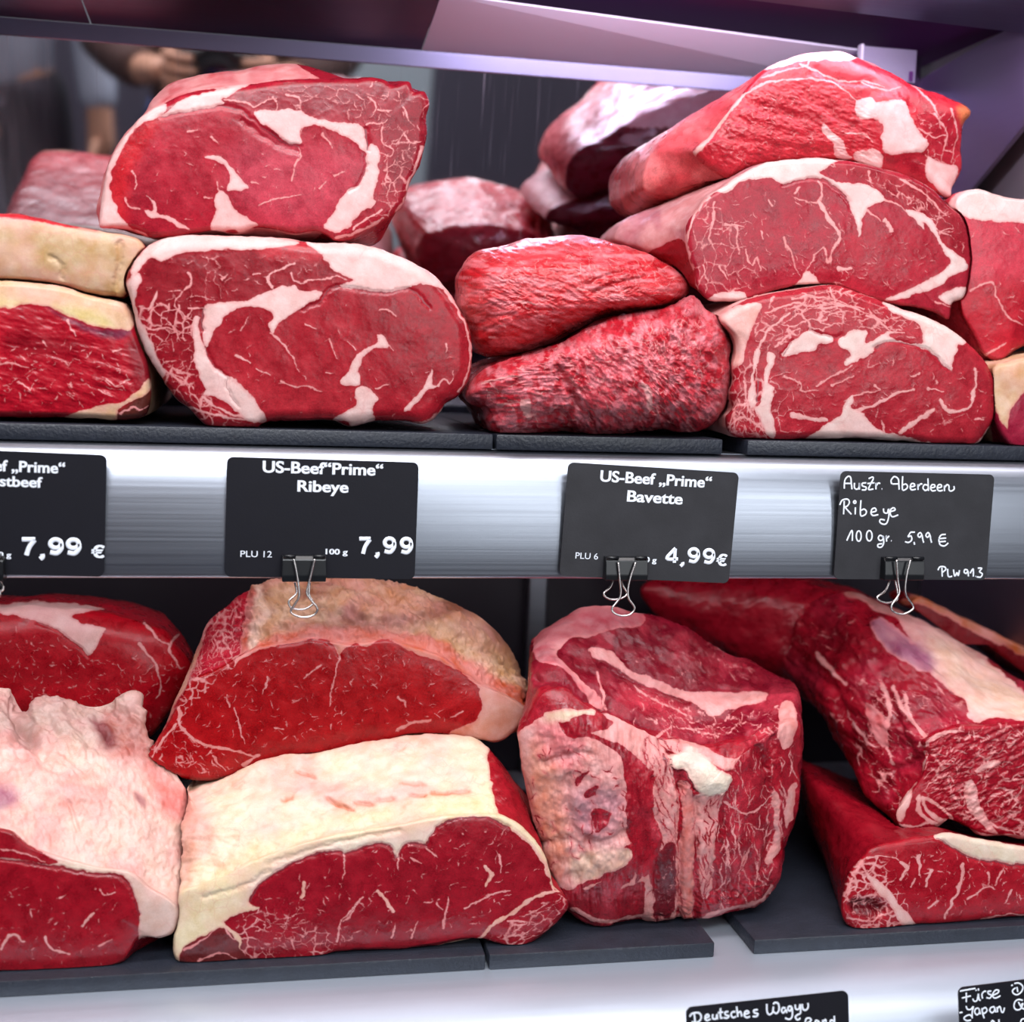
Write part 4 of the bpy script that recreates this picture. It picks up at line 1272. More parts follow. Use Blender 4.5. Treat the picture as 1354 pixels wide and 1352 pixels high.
h1 = Meat('aged_sirloin', 'dry-aged sirloin with a browned crusty fat cap, resting on the fat-capped sirloin', ZH1,
 [(15,640),(60,560),(130,440),(170,380),(280,330),(370,275),(450,255),(560,240),(640,250),(700,258),(760,250),(830,245),(900,265),(1000,300),(1100,370),(1150,400),(1220,430),(1290,480),(1265,540),(1200,590),(1130,580),(1000,565),(880,570),(800,600),(700,610),(600,630),(500,640),(420,655),(340,690),(250,720),(160,720),(80,695),(30,670)],
 y0=0.03, edge=0.004, edge_px=8, sections=[
  (0.062,[(110,480),(185,300),(280,215),(370,160),(450,140),(600,120),(850,135),(1000,175),(1130,265),(1220,355),(1305,430),(1290,500),(1230,570),(900,590),(400,630),(200,640)]),
  (0.10,[(195,420),(206,210),(290,125),(380,60),(430,43),(600,25),(850,48),(960,88),(1080,138),(1180,208),(1255,305),(1290,400),(1260,520),(900,580),(400,590)]),
  ('ext',0.06,0.85,0.8,0,-0.01)], seed=34, lean=(172,18,28))
ii = Meat('bone_in_chunk', 'tall bone-in beef chunk with a rounded white bone end in its face', ZI,
 [(45,540),(70,460),(120,370),(180,345),(260,360),(350,420),(470,470),(600,525),(750,590),(900,560),(1050,520),(1130,480),(1165,500),(1170,560),(1165,700),(1160,830),(1130,920),(1100,990),(1090,1090),(1060,1160),(1000,1220),(900,1250),(780,1275),(640,1280),(500,1285),(380,1312),(300,1295),(220,1220),(170,1100),(130,980),(100,860),(70,720)],
 y0=-0.052, bulge=0.02, power=3, edge=0.008, edge_px=14, sections=[
  (0.015,[(80,560),(95,320),(110,250),(200,225),(400,300),(600,370),(800,420),(1000,400),(1150,370),(1172,500),(1160,800),(1100,960),(1050,1100),(700,1200),(300,1200),(130,900)]),
  (0.075,[(105,500),(90,210),(120,150),(190,100),(280,55),(400,35),(520,60),(640,90),(760,150),(860,220),(980,250),(1080,315),(1140,360),(1150,600),(1080,900),(700,1050),(300,1050),(110,700)]),
  ('ext',0.03,0.85,0.9,0,-0.005)], seed=35, floor=FLOOR_L, floor_y=-0.06, noise=(0.0025,0.0005), mat=M_ROUGHMEAT)
j2 = Meat('marbled_cut', 'marbled cut with a white fat edge lying on the right-hand slate, lower shelf', ZK,
 [(400,850),(450,800),(600,770),(740,750),(830,735),(960,765),(1184,800),(1480,840),(1480,1120),(1184,1140),(980,1160),(800,1180),(640,1190),(500,1230),(430,1245),(370,1225),(330,1180),(300,1120),(310,1020),(340,930)],
 y0=-0.055, edge=0.005, edge_px=12, sections=[
  (0.05,[(240,930),(200,820),(150,640),(150,500),(220,490),(400,580),(700,685),(1000,745),(1480,775),(1480,1000),(1000,1040),(500,1080),(300,1060)]),
  ('ext',0.08,0.9,0.8,0.01,0)], seed=36, floor=FLOOR_L, floor_y=-0.06)
j1 = Meat('marbled_cut', 'long dark marbled cut hanging over the others at the right of the lower shelf', ZJ,
 [(1000,610),(1010,565),(1100,525),(1200,525),(1354,512),(1540,520),(1540,930),(1354,920),(1200,905),(1100,850),(1070,862),(1000,905),(940,900),(905,870),(900,830),(930,790),(970,740),(1000,680)],
 y0=-0.02, edge=0.005, edge_px=10, sections=[
  (0.03,[(800,760),(800,640),(840,500),(920,400),(1060,380),(1250,400),(1540,480),(1540,840),(1200,840),(960,850)]),
  (0.08,[(690,540),(670,430),(740,280),(860,190),(1000,180),(1200,285),(1400,410),(1540,500),(1540,700),(1250,740),(950,740),(780,680)]),
  (0.15,[(545,360),(540,240),(600,110),(740,60),(880,110),(1040,182),(1130,260),(1180,370),(1150,500),(1000,560),(760,540)]),
  (0.22,[(200,230),(50,110),(60,25),(300,-20),(640,12),(800,80),(980,180),(1080,300),(1000,400),(640,400),(380,320)]),
  ('ext',0.03,0.85,0.85,0,0)], seed=37, lean=(168,26,44), noise=(0.0025,0.0004))
j3 = Meat('dark_cut', 'dark red slab edged with orange fat behind the long cut, right edge', Z1,
 [(1205,802),(1215,790),(1250,805),(1300,830),(1354,856),(1400,880),(1400,915),(1350,888),(1318,864),(1285,840),(1240,820)],
 y0=0.13, edge=0.006, edge_px=6, sections=[('ext',0.04,1,1,0,0)], seed=38, lean=(120,16,24))
# ------------------------------------------------------------------ people on the customer's side (they show in the mirror)


def skinned(name, verts, edges, radii, m, parent, level=2, root=0):
    me = bpy.data.meshes.new(name); me.from_pydata(verts, edges, [])
    o = bpy.data.objects.new(name, me); COL.objects.link(o)
    mod = o.modifiers.new('skin', 'SKIN'); mod.use_smooth_shade = True
    for i, r in enumerate(radii):
        sv = me.skin_vertices[0].data[i]
        sv.radius = (r, r) if not hasattr(r, '__len__') else r
        sv.use_root = (i == root)
    ss = o.modifiers.new('smooth', 'SUBSURF'); ss.levels = level; ss.render_levels = level
    bpy.context.view_layer.update()
    me2 = bpy.data.meshes.new_from_object(o.evaluated_get(bpy.context.evaluated_depsgraph_get()))
    bpy.data.objects.remove(o); bpy.data.meshes.remove(me)
    me2.name = name
    me2.materials.clear(); me2.materials.append(m)
    me2.polygons.foreach_set('use_smooth', [True]*len(me2.polygons))
    q = bpy.data.objects.new(name, me2); COL.objects.link(q)
    if parent: q.parent = parent
    return q


M_SKIN = simple_mat('skin', (214, 158, 128), 0.5, 0, 0.08, 40)
M_HAIR = simple_mat('brown_hair', (70, 46, 32), 0.6, 0, 0.3, 80)
M_SHOE = simple_mat('dark_shoes', (30, 26, 26), 0.5)


def person(label, loc, m_top, m_trousers, hold):
    """standing figure facing +y; hold=True: both hands round a camera at chest height, else arms hanging"""
    root = empty('person', loc)
    tag(root, label, 'person')
    V = [(0,0,.93), (0,.0,1.10), (0,.01,1.28), (0,.0,1.43), (0,.01,1.50), (0,.03,1.58), (0,.035,1.66), (0,.025,1.71)]
    E = [(i, i+1) for i in range(7)]
    Rr = [(.105,.10), (.10,.095), (.115,.10), (.075,.065), .054, (.072,.085), (.078,.095), (.055,.07)]
    def chain(start, pts, rad):
        prev = start
        for p, r in zip(pts, rad):
            V.append(p); Rr.append(r); E.append((prev, len(V)-1)); prev = len(V)-1
        return prev
    ends = {}
    for sx in (-1, 1):
        if hold: arm = [(sx*.17,0,1.39), (sx*.235,.03,1.14), (sx*.14,.20,1.12), (sx*.105,.255,1.135), (sx*.092,.285,1.145)]
        else: arm = [(sx*.17,0,1.39), (sx*.225,-.01,1.12), (sx*.245,.06,.90), (sx*.248,.08,.84), (sx*.248,.09,.79)]
        ends[sx] = chain(3, arm, [.058, .042, .031, (.022,.032), (.017,.036)])
        chain(0, [(sx*.09,0,.87), (sx*.10,.03,.48), (sx*.10,-.01,.09), (sx*.105,.12,.045)], [.088, .058, .042, .038])
    chain(5, [(0,.115,1.575)], [.016])
    for sx in (-1, 1): chain(6, [(sx*.078,.02,1.62)], [.016])
    skinned('body', V, E, Rr, M_SKIN, root)
    n = 0
    for sx in (-1, 1):                                   # fingers: four of unequal length and a thumb, rooted in the palm
        if hold:
            fs = [([(.090,.295,1.170), (.090,.325,1.176), (.074,.343,1.176), (.040,.346,1.174)], .0088), ([(.090,.297,1.152), (.090,.330,1.156), (.072,.346,1.155), (.034,.349,1.153)], .0090),
                  ([(.090,.296,1.134), (.090,.328,1.136), (.072,.345,1.134), (.038,.348,1.132)], .0086), ([(.089,.292,1.117), (.089,.320,1.116), (.074,.338,1.114), (.050,.342,1.112)], .0076),
                  ([(.090,.272,1.150), (.082,.255,1.172), (.062,.249,1.186), (.044,.249,1.190)], .0100)]
        else:
            fs = [([(.245,.11,.80), (.245,.118,.755), (.243,.116,.725), (.240,.110,.705)], .0085), ([(.247,.095,.79), (.247,.10,.745), (.245,.097,.712), (.241,.090,.690)], .0088),
                  ([(.248,.078,.79), (.248,.08,.748), (.246,.076,.718), (.242,.069,.698)], .0084), ([(.248,.062,.80), (.249,.060,.765), (.247,.056,.742), (.244,.050,.728)], .0075),
                  ([(.240,.10,.84), (.232,.13,.81), (.228,.142,.785), (.226,.145,.768)], .0098)]
        for pts, r in fs:
            skinned('finger' if r < .0095 else 'thumb', [(sx*x, y, z) for x, y, z in pts], [(0, 1), (1, 2), (2, 3)], [r*1.1, r, r*.92, r*.78], M_SKIN, root)
    # clothes follow the body
    tv = [(0,0,.84), (0,0,1.10), (0,.01,1.28), (0,0,1.42), (0,.008,1.465)]; te = [(0,1),(1,2),(2,3),(3,4)]; tr = [(.168,.125), (.152,.118), (.17,.125), (.10,.085), (.07,.065)]
    for sx in (-1, 1):
        arm = [(sx*.17,0,1.39), (sx*.235,.03,1.14), (sx*.155,.175,1.122), (sx*.13,.215,1.127)] if hold else [(sx*.17,0,1.39), (sx*.225,-.01,1.12), (sx*.24,.045,.93), (sx*.245,.06,.885)]
        prev = 3
        for p, r in zip(arm, (.072, .056, .046, .042)):
            tv.append(p); tr.append(r); te.append((prev, len(tv)-1)); prev = len(tv)-1
    skinned('jacket', tv, te, tr, m_top, root)
    pv = [(0,0,1.07)]; pe = []; pr = [(.142,.112)]
    for sx in (-1, 1):
        prev = 0
        for p, r in zip([(sx*.09,0,.87), (sx*.10,.03,.48), (sx*.10,-.005,.10)], (.102, .075, .062)):
            pv.append(p); pr.append(r); pe.append((prev, len(pv)-1)); prev = len(pv)-1
    skinned('trousers', pv, pe, pr, m_trousers, root)
    for sx in (-1, 1):
        skinned('shoe', [(sx*.10,-.045,.045), (sx*.10,.03,.05), (sx*.105,.13,.038)], [(0,1),(1,2)], [.044, .048, .037], M_SHOE, root)
        bm = bmesh.new(); bmesh.ops.create_uvsphere(bm, u_segments=12, v_segments=8, radius=.011)
        for v in bm.verts: v.co += Vector((sx*.032, .108, 1.615))
        o = bm_obj('eye', bm, M_PRINT, None, True); o.parent = root
    skinned('hair', [(0,-.045,1.60), (0,-.04,1.68), (0,.02,1.725), (0,.075,1.71)], [(0,1),(1,2),(2,3)], [(.07,.05), (.085,.06), (.08,.045), (.055,.025)], M_HAIR, root)
    bm = bmesh.new(); bmesh.ops.create_cube(bm, size=1)
    for v in bm.verts: v.co = Vector((v.co.x*.045, .121+v.co.y*.008, 1.545+v.co.z*.010))
    bevel_all(bm, .003, 2)
    o = bm_obj('mouth', bm, simple_mat('lips', (170, 90, 84), 0.5), None, True); o.parent = root
    return root


PX0, PY0, PZ0 = -0.085, -1.30, -1.14
person('person in a brown jacket holding a camera up to the counter, seen in the mirror', (PX0, PY0, PZ0), simple_mat('brown_jacket', (84, 58, 52), 0.8, 0, 0.2, 30), simple_mat('blue_denim', (46, 60, 110), 0.8, 0, 0.2, 60), True)
person('person in a pale grey jacket standing further back, seen at the left of the mirror', (-0.62, -1.75, PZ0), simple_mat('grey_jacket', (176, 182, 196), 0.8, 0, 0.15, 20), simple_mat('dark_trousers', (40, 34, 46), 0.8), False)

cam = empty('photo_camera', (PX0, PY0+0.30, PZ0+1.10))
tag(cam, 'black photo camera held in two hands, seen in the mirror', 'camera')
cx, cy, cz = PX0, PY0+0.30, PZ0+1.15
bm = bmesh.new(); add_box(bm, cx-.068, cx+.068, cy-.032, cy+.032, cz-.046, cz+.040); bevel_all(bm, .008, 3)
bm_obj('camera_body', bm, M_CLIP, cam, True)
bm = bmesh.new(); add_hull_box(bm, [(cx-.03, cy-.03, cz+.038), (cx+.03, cy-.03, cz+.038), (cx+.03, cy+.034, cz+.038), (cx-.03, cy+.034, cz+.038), (cx-.018, cy-.025, cz+.062), (cx+.018, cy-.025, cz+.062), (cx+.018, cy+.028, cz+.058), (cx-.018, cy+.028, cz+.058)]); bevel_all(bm, .003, 2)
bm_obj('viewfinder', bm, M_CLIP, cam, True)


def turned(name, prof, m, parent, cx, cz, n=40):
    """(y, r) profile turned round an axis along y"""
    bm = bmesh.new(); R_ = []
    for y, r in prof: R_.append([bm.verts.new((cx+r*math.cos(2*math.pi*k/n), y, cz+r*math.sin(2*math.pi*k/n))) for k in range(n)])
    for i in range(len(R_)-1):
        for k in range(n): bm.faces.new((R_[i][k], R_[i][(k+1) % n], R_[i+1][(k+1) % n], R_[i+1][k]))
    bm.faces.new(R_[0]); bm.faces.new(R_[-1])
    return bm_obj(name, bm, m, parent, False)


_lens = turned('lens_barrel', [(cy+.030, .034), (cy+.045, .036), (cy+.046, .033), (cy+.070, .033), (cy+.071, .038), (cy+.092, .038), (cy+.092, .034), (cy+.084, .031)], M_CLIP, cam, cx, cz-.004)
_glass = turned('lens_glass', [(cy+.080, .030), (cy+.084, .026), (cy+.086, .016), (cy+.087, .003)], simple_mat('coated_glass', (30, 20, 60), 0.05, 0, 0, 1, 0, 1, 0.8), None, cx, cz-.004)
_glass.parent = _lens
_glass.matrix_parent_inverse = Matrix.Identity(4)
# ------------------------------------------------------------------ fat, marbling and colour of each cut
# A1: upper ribeye, left stack
m = a1
m.lean[:] = lin((160, 32, 50)); m.fatc[:] = lin((236, 202, 198))
m.tint((186, 72, 88), [(560,330),(800,330),(1040,370),(1000,480),(900,640),(700,650),(600,570),(540,480)], 26, 0.8)
m.tint((134, 20, 38), [(520,150),(850,75),(1230,85),(1280,300),(1150,480),(1100,260),(850,210),(620,180)], 14, 0.9)
m.tint((190, 26, 36), [(70,480),(130,300),(270,215),(210,320),(150,450),(130,600),(90,560)], 12, 0.8)
m.sd[~m.onface] = 4; m.fatc[~m.onface] = lin((232, 150, 150))
m.cut([(800,0),(1300,60),(1330,300),(1180,720),(880,720),(880,660),(1100,600),(1250,330),(1240,120),(900,70)], where='B')
m.mottle((214, 90, 100), 0.05, 0.7, 0.0, 'B', 'fatc')
m.fat([(280,160),(190,215),(145,255),(100,310),(70,370),(48,440),(32,510),(15,600),(25,650),(150,655),(250,685),(180,650),(130,612),(100,562),(82,510),(75,470),(88,400),(125,330),(155,280),(195,240),(270,212)],
 [(270,212),(300,186),(330,160),(400,130),(450,118),(520,102),(600,94),(545,122),(500,150),(510,165),(470,178),(420,187),(380,195),(330,200)],
 [(620,195),(680,190),(740,185),(800,195),(850,215),(870,230),(850,245),(805,260),(795,290),(805,315),(770,320),(730,300),(690,265),(650,235)],
 [(850,240),(880,225),(930,235),(1000,240),(1040,255),(1045,300),(1055,330),(1060,355),(1030,340),(1000,310),(960,285),(920,268),(880,255)],
 [(1065,320),(1090,330),(1100,360),(1098,420),(1090,470),(1075,520),(1085,545),(1050,570),(1010,600),(975,640),(930,655),(890,640),(900,610),(930,570),(950,530),(980,495),(1020,470),(1040,450),(1050,400),(1055,350)],
 [(430,370),(490,365),(530,400),(560,440),(600,485),(570,495),(520,495),(530,450),(515,405),(480,385)],
 [(490,500),(520,510),(535,545),(560,575),(600,600),(640,630),(570,655),(540,645),(470,658),(460,610),(480,580),(470,545)],
 [(215,515),(240,540),(260,580),(310,600),(350,625),(380,648),(330,630),(270,600),(225,600),(200,570),(235,570),(230,540)])
m.veins([[(510,150),(580,158),(620,175),(660,155),(705,145)], [(690,140),(712,165),(705,185)], [(745,130),(790,140),(800,165),(785,190)], [(480,465),(490,500)], [(430,520),(465,525)],
 [(135,525),(150,560),(185,565)], [(160,420),(175,450),(165,490)], [(765,460),(780,400),(800,360),(795,330)], [(640,555),(680,535),(740,520),(800,510)], [(880,280),(910,310),(920,335)], [(930,440),(965,420)],
 [(1060,140),(1085,165),(1075,200)], [(1090,185),(1150,190)], [(1190,180),(1215,230),(1235,250)], [(1110,255),(1110,310),(1150,340),(1135,365),(1100,350)], [(1190,280),(1215,310),(1260,310)],
 [(1130,440),(1145,470),(1125,520)], [(1050,240),(1110,240),(1130,225)], [(370,270),(410,262)], [(460,290),(485,320)], [(615,465),(640,470)], [(870,490),(895,460)]], 1.5, 0.7)
m.veins([[(1000,640),(1060,600),(1110,570)], [(940,676),(1050,640),(1110,600)], [(1262,330),(1232,420),(1207,480),(1190,540),(1160,580)]], 2.2, 1.4)
m.seam([(275,213),(330,203),(400,190),(470,179),(530,178),(580,195),(620,225),(660,260),(700,290),(745,315),(800,330)], 0.7)
m.seam([(1047,262),(1052,310),(1057,340)], 1.3)
m.seam([(1050,360),(1050,400),(1035,450),(990,500)], 0.5)
m.groove([(580,230),(650,280),(720,320),(790,345)], 5, 0.0012, 'F')
m.flecks(90, length=(4, 11), w=(0.4, 0.85), ang=-0.5, spread=0.8)
m.flecks(50, [(900,90),(1230,100),(1270,300),(1160,560),(1100,500),(1110,300)], (6, 16), (0.6, 1.1), 1.0, 0.9)
m.web([(1040,90),(1270,110),(1275,320),(1180,560),(1000,660),(1090,540),(1110,330)], 17, 0.8, 0.5, seed=4)
m.web([(530,140),(850,85),(1040,90),(1060,230),(860,220),(640,180)], 20, 0.4, 0.05, (0.7, 1.2), seed=6)

# A2: lower ribeye, left stack
m = a2
m.lean[:] = lin((158, 28, 42)); m.fatc[:] = lin((236, 202, 196))
m.tint((130, 16, 30), [(110,120),(300,90),(700,90),(800,170),(560,260),(330,290),(300,500),(150,420)], 14, 0.8)
m.tint((178, 46, 56), [(400,480),(620,560),(850,580),(850,690),(560,700),(470,600)], 20, 0.7)
m.tint((142, 18, 34), [(820,240),(1080,240),(1200,330),(1180,480),(980,560),(960,400)], 26, 0.6)
m.tint((186, 50, 60), [(520,76),(660,60),(760,115),(640,120),(540,105)], 8, 0.8)
m.sd[~m.onface] = 4; m.fatc[~m.onface] = lin((232, 170, 165))
m.fat([(60,150),(120,66),(200,32),(330,24),(480,30),(600,36),(665,56),(600,72),(520,80),(400,82),(300,88),(220,100),(180,125),(130,110),(95,150),(75,180)],
 [(690,52),(830,50),(970,78),(1050,115),(1140,166),(1210,235),(1150,215),(1100,205),(1050,220),(980,235),(880,225),(810,212),(860,190),(830,175),(790,160),(750,110),(720,80)],
 [(42,200),(88,160),(102,195),(84,230),(78,280),(100,340),(130,400),(160,470),(185,520),(170,540),(135,490),(92,400),(60,290)],
 [(325,285),(400,270),(480,262),(540,240),(600,215),(650,210),(665,225),(720,230),(750,240),(700,275),(660,300),(600,340),(580,370),(565,380),(558,350),(575,320),(545,295),(500,290),(450,290),(400,320),(380,350),(355,380),(340,415),(325,430),(318,370),(322,320)],
 [(290,320),(310,325),(300,360),(315,400),(330,450),(360,500),(400,530),(450,560),(490,600),(520,640),(550,690),(520,705),(470,690),(420,640),(370,610),(320,600),(330,580),(310,540),(290,480),(285,420),(280,370)],
 [(960,385),(985,430),(930,435),(895,470),(880,510),(880,560),(850,570),(810,555),(840,520),(860,480),(900,435),(940,420)],
 [(880,570),(910,575),(945,615),(930,650),(938,698),(880,708),(850,718),(838,694),(785,694),(810,670),(870,640),(865,600)],
 [(1140,510),(1145,560),(1165,570),(1120,590),(1090,630),(1050,665),(1045,650),(1090,600),(1120,560)])
m.veins([[(570,215),(555,180),(600,150),(650,130)], [(155,235),(140,280),(125,300)], [(440,460),(490,490)], [(240,640),(310,660),(400,680),(470,690)], [(320,610),(400,660),(500,690)]], 2.3, 1.2)
m.veins([[(560,380),(610,420),(640,470),(665,520)], [(640,165),(650,195),(690,200)], [(680,195),(740,190),(800,180),(840,190)], [(270,165),(275,205),(240,240),(220,280),(250,330),(245,400)], [(240,225),(200,230)],
 [(265,290),(325,290)], [(90,350),(150,370),(200,360),(250,380),(290,370)], [(220,360),(240,410)], [(190,480),(220,480)], [(180,515),(240,540),(290,580)], [(230,520),(290,530)], [(290,600),(310,630)],
 [(460,370),(480,320)], [(510,510),(560,530)], [(600,555),(640,570),(700,575),(745,590)], [(950,390),(1000,440)], [(940,580),(985,565)], [(1165,575),(1180,545),(1205,560),(1220,515)], [(1195,420),(1190,450)],
 [(950,300),(990,300),(1010,320)], [(690,350),(720,370)], [(390,190),(410,170)], [(870,440),(840,410)], [(500,170),(530,165)], [(760,520),(790,525)], [(770,400),(800,470)], [(1070,700),(1120,690)]], 1.5, 0.7)
m.veins([[(1190,228),(1240,310),(1270,380),(1277,450),(1268,530),(1235,592)]], 2.2, 1.4)
m.veins([[(1105,704),(1165,675),(1192,636)]], 4, 2)
m.seam([(680,300),(740,265),(775,225),(820,213),(900,228),(980,236),(1050,222),(1090,240),(1130,290)], 0.8)
m.seam([(318,300),(315,370)], 1.2); m.seam([(325,440),(370,510),(405,540),(410,590),(450,640)], 0.6)
m.flecks(110, length=(4, 11), w=(0.4, 0.8), ang=-0.3, spread=0.9)
m.flecks(45, [(100,330),(280,320),(290,560),(420,700),(250,640),(150,480)], (6, 18), (0.5, 1.1), 0.2, 0.8)
m.flecks(30, [(330,110),(700,100),(780,170),(600,210),(330,260)], (5, 14), (0.4, 0.9), -0.3, 0.6)
m.web([(60,300),(290,300),(290,560),(520,700),(360,715),(240,640),(150,500)], 15, 0.9, 0.6, (1, 1), 0.4, seed=3)
m.web([(190,130),(520,100),(780,170),(640,210),(330,270),(200,280)], 18, 0.5, 0.25, (1, 1), 0.0, seed=5)

# D1: torn roast on top of the right stack
m = d1
m.lean[:] = lin((190, 46, 58)); m.fatc[:] = lin((240, 200, 196))
m.lean[~m.onface] = lin((206, 98, 96)); m.mottle((222, 150, 140), 0.02, 0.7, 0.0, 'B'); m.mottle((186, 60, 66), 0.05, 0.6, 0.1, 'B', seed=8)
m.tint((158, 24, 44), [(850,130),(1100,150),(1250,250),(1260,420),(1180,480),(990,420),(1000,390),(1140,390),(1155,340),(1080,200),(980,180)], 14, 0.8)
m.tint((160, 30, 46), [(480,190),(560,110),(700,80),(850,130),(700,115),(560,150)], 10, 0.7)
m.fat([(985,205),(1020,195),(1065,200),(1090,250),(1120,310),(1155,350),(1130,380),(1060,388),(1000,388),(985,340),(990,290),(960,250),(960,215)],
 [(900,200),(950,185),(975,220),(985,280),(960,262),(920,265),(900,240)],
 [(780,280),(820,310),(850,340),(860,380),(885,400),(830,400),(815,350),(790,320)],
 [(900,380),(960,370),(990,390),(985,440),(930,432),(890,405)],
 [(555,85),(640,44),(740,24),(840,14),(910,42),(860,58),(780,52),(700,62),(620,82)],
 [(1150,400),(1200,420),(1262,440),(1250,500),(1228,548),(1180,505),(1150,470)])
m.veins([[(480,190),(560,140),(700,120),(810,130),(870,170),(910,210)], [(560,112),(650,90),(720,75),(740,40)], [(700,70),(760,90),(850,130),(930,125),(1000,150)], [(860,315),(930,320),(960,350)],
 [(1180,250),(1220,310),(1210,380)], [(1240,230),(1260,320),(1240,420)], [(1100,140),(1180,220),(1200,300)], [(920,130),(1000,160),(1060,150)], [(1120,300),(1180,330),(1220,320)]], 1.8, 0.8)
m.veins([[(318,388),(360,345),(400,290),(450,225),(492,180)]], 4.5, 3)
m.ftint((244, 214, 190), [(300,400),(350,320),(420,240),(500,170),(480,240),(400,330)], 12)
m.flecks(120, [(330,380),(480,200),(700,125),(850,170),(900,280),(850,400),(500,440)], (4, 12), (0.3, 0.8), 0.4, 0.8)
m.flecks(60, [(900,130),(1240,240),(1260,440),(1000,420),(1150,380),(1080,200)], (6, 16), (0.5, 1.1), 0.9, 0.8)
for g in ([(510,200),(600,245),(720,262),(800,320)], [(430,330),(560,352),(700,372),(800,380)], [(560,212),(640,232),(740,312)], [(760,92),(850,132),(950,132)], [(480,270),(600,300),(720,330)], [(720,180),(800,230),(880,290)]):
    m.groove(g, 6.5, 0.0012, 'F')
m.ripple([(330,390),(450,220),(700,110),(900,180),(960,420),(500,450)], 0.0006, 0.10, (1, 2.2), 0.45, 12, 'F')
m.ripple([(330,390),(450,220),(700,110),(900,180),(960,420),(500,450)], 0.0004, 0.25, (1, 1.6), 0.45, 12, 'F', 7)
m.lump([(960,195),(1070,195),(1155,350),(1100,390),(990,390)], 0.002, 8, 'F')
m.tint((206, 130, 80), [(1265,225),(1320,225),(1310,280),(1280,275)], 6)

# D2: middle of the right stack
m = d2
m.lean[:] = lin((160, 36, 54)); m.fatc[:] = lin((232, 212, 206))
m.sd[~m.onface] = 4; m.fatc[~m.onface] = lin((214, 152, 150)); m.mottle((170, 92, 110), 0.035, 0.6, 0.05, 'B', 'fatc')
m.cut([(150,370),(220,330),(290,330),(330,480),(360,560),(300,560),(180,420)], where='B'); m.lean[~m.onface] = lin((150, 30, 40))
m.tint((146, 26, 40), [(800,45),(1050,80),(1250,210),(1310,370),(1230,360),(1100,220),(960,130)], 10, 0.8)
m.tint((168, 30, 48), [(760,440),(920,260),(1200,330),(1220,420),(1000,520),(800,480)], 18, 0.6)
m.fat([(355,165),(400,134),(480,82),(560,36),(640,22),(760,20),(835,32),(790,60),(770,80),(830,110),(900,115),(960,130),(1000,165),(990,180),(940,205),(925,240),(915,290),(905,310),(900,260),(880,200),(855,150),(800,110),(760,95),(680,105),(640,115),(600,100),(520,100),(480,115),(440,150),(400,150)],
 [(1080,210),(1140,225),(1180,260),(1210,330),(1250,360),(1300,400),(1285,430),(1240,450),(1200,480),(1120,510),(1060,532),(1000,530),(1060,505),(1130,475),(1200,435),(1235,395),(1210,355),(1170,300),(1120,260)],
 [(1195,515),(1285,488),(1292,532),(1230,548)],
 [(600,505),(680,480),(720,430),(750,440),(780,484),(800,486),(700,490)],
 [(366,534),(400,510),(450,500),(500,510),(506,540),(430,545)])
m.cut([(1140,255),(1175,290),(1205,350),(1185,340),(1150,290)])
m.part('fat_cap', 'pale fat cover', [(0,120),(360,0),(840,0),(790,62),(770,80),(830,108),(760,97),(640,118),(480,120),(380,165),(300,310),(330,500),(0,500)])
m.veins([[(765,180),(800,240),(830,280),(835,320),(820,345)], [(1000,250),(1030,288)], [(840,420),(880,422)]], 3.0, 2.2)
m.veins([[(770,110),(775,150),(760,180),(720,180),(680,165)], [(820,345),(800,400),(785,340),(750,380),(730,410),(720,430)], [(390,180),(385,260),(375,310),(395,355)], [(475,270),(470,320),(480,370)], [(565,285),(565,320)],
 [(640,310),(665,370),(690,430)], [(500,355),(530,410),(545,380),(560,430)], [(430,260),(500,270)], [(350,410),(370,470)], [(410,410),(440,460)], [(1000,170),(1060,200),(1110,240)], [(940,210),(985,250)],
 [(945,75),(950,112)], [(1060,100),(1150,160),(1220,230)], [(1180,540),(1240,560)], [(590,180),(600,200)], [(680,150),(700,130)]], 1.8, 0.8)
m.veins([[(330,495),(305,400),(294,310),(335,205),(372,160)]], 2.2, 2)
m.seam([(640,120),(760,99),(850,152),(880,205)], 0.5)
m.flecks(130, [(310,300),(400,160),(750,110),(880,220),(860,400),(700,470),(380,500)], (5, 13), (0.4, 0.9), 1.2, 0.6)
m.flecks(60, [(900,330),(1100,260),(1220,400),(1000,510),(800,470)], (5, 12), (0.4, 0.9), 0.9, 0.8)
m.flecks(50, [(820,50),(1050,95),(1230,220),(1290,350),(1100,200),(950,110)], (6, 16), (0.5, 1.0), 0.6, 0.4)
m.web([(800,45),(1050,85),(1240,210),(1300,350),(1240,340),(1100,200),(950,120)], 14, 0.7, 0.5, (0.6, 1.3), 0.6, seed=7)
m.web([(310,300),(400,150),(560,120),(620,300),(560,480),(340,500)], 19, 0.35, 0.05, (1.2, 0.7), seed=8)

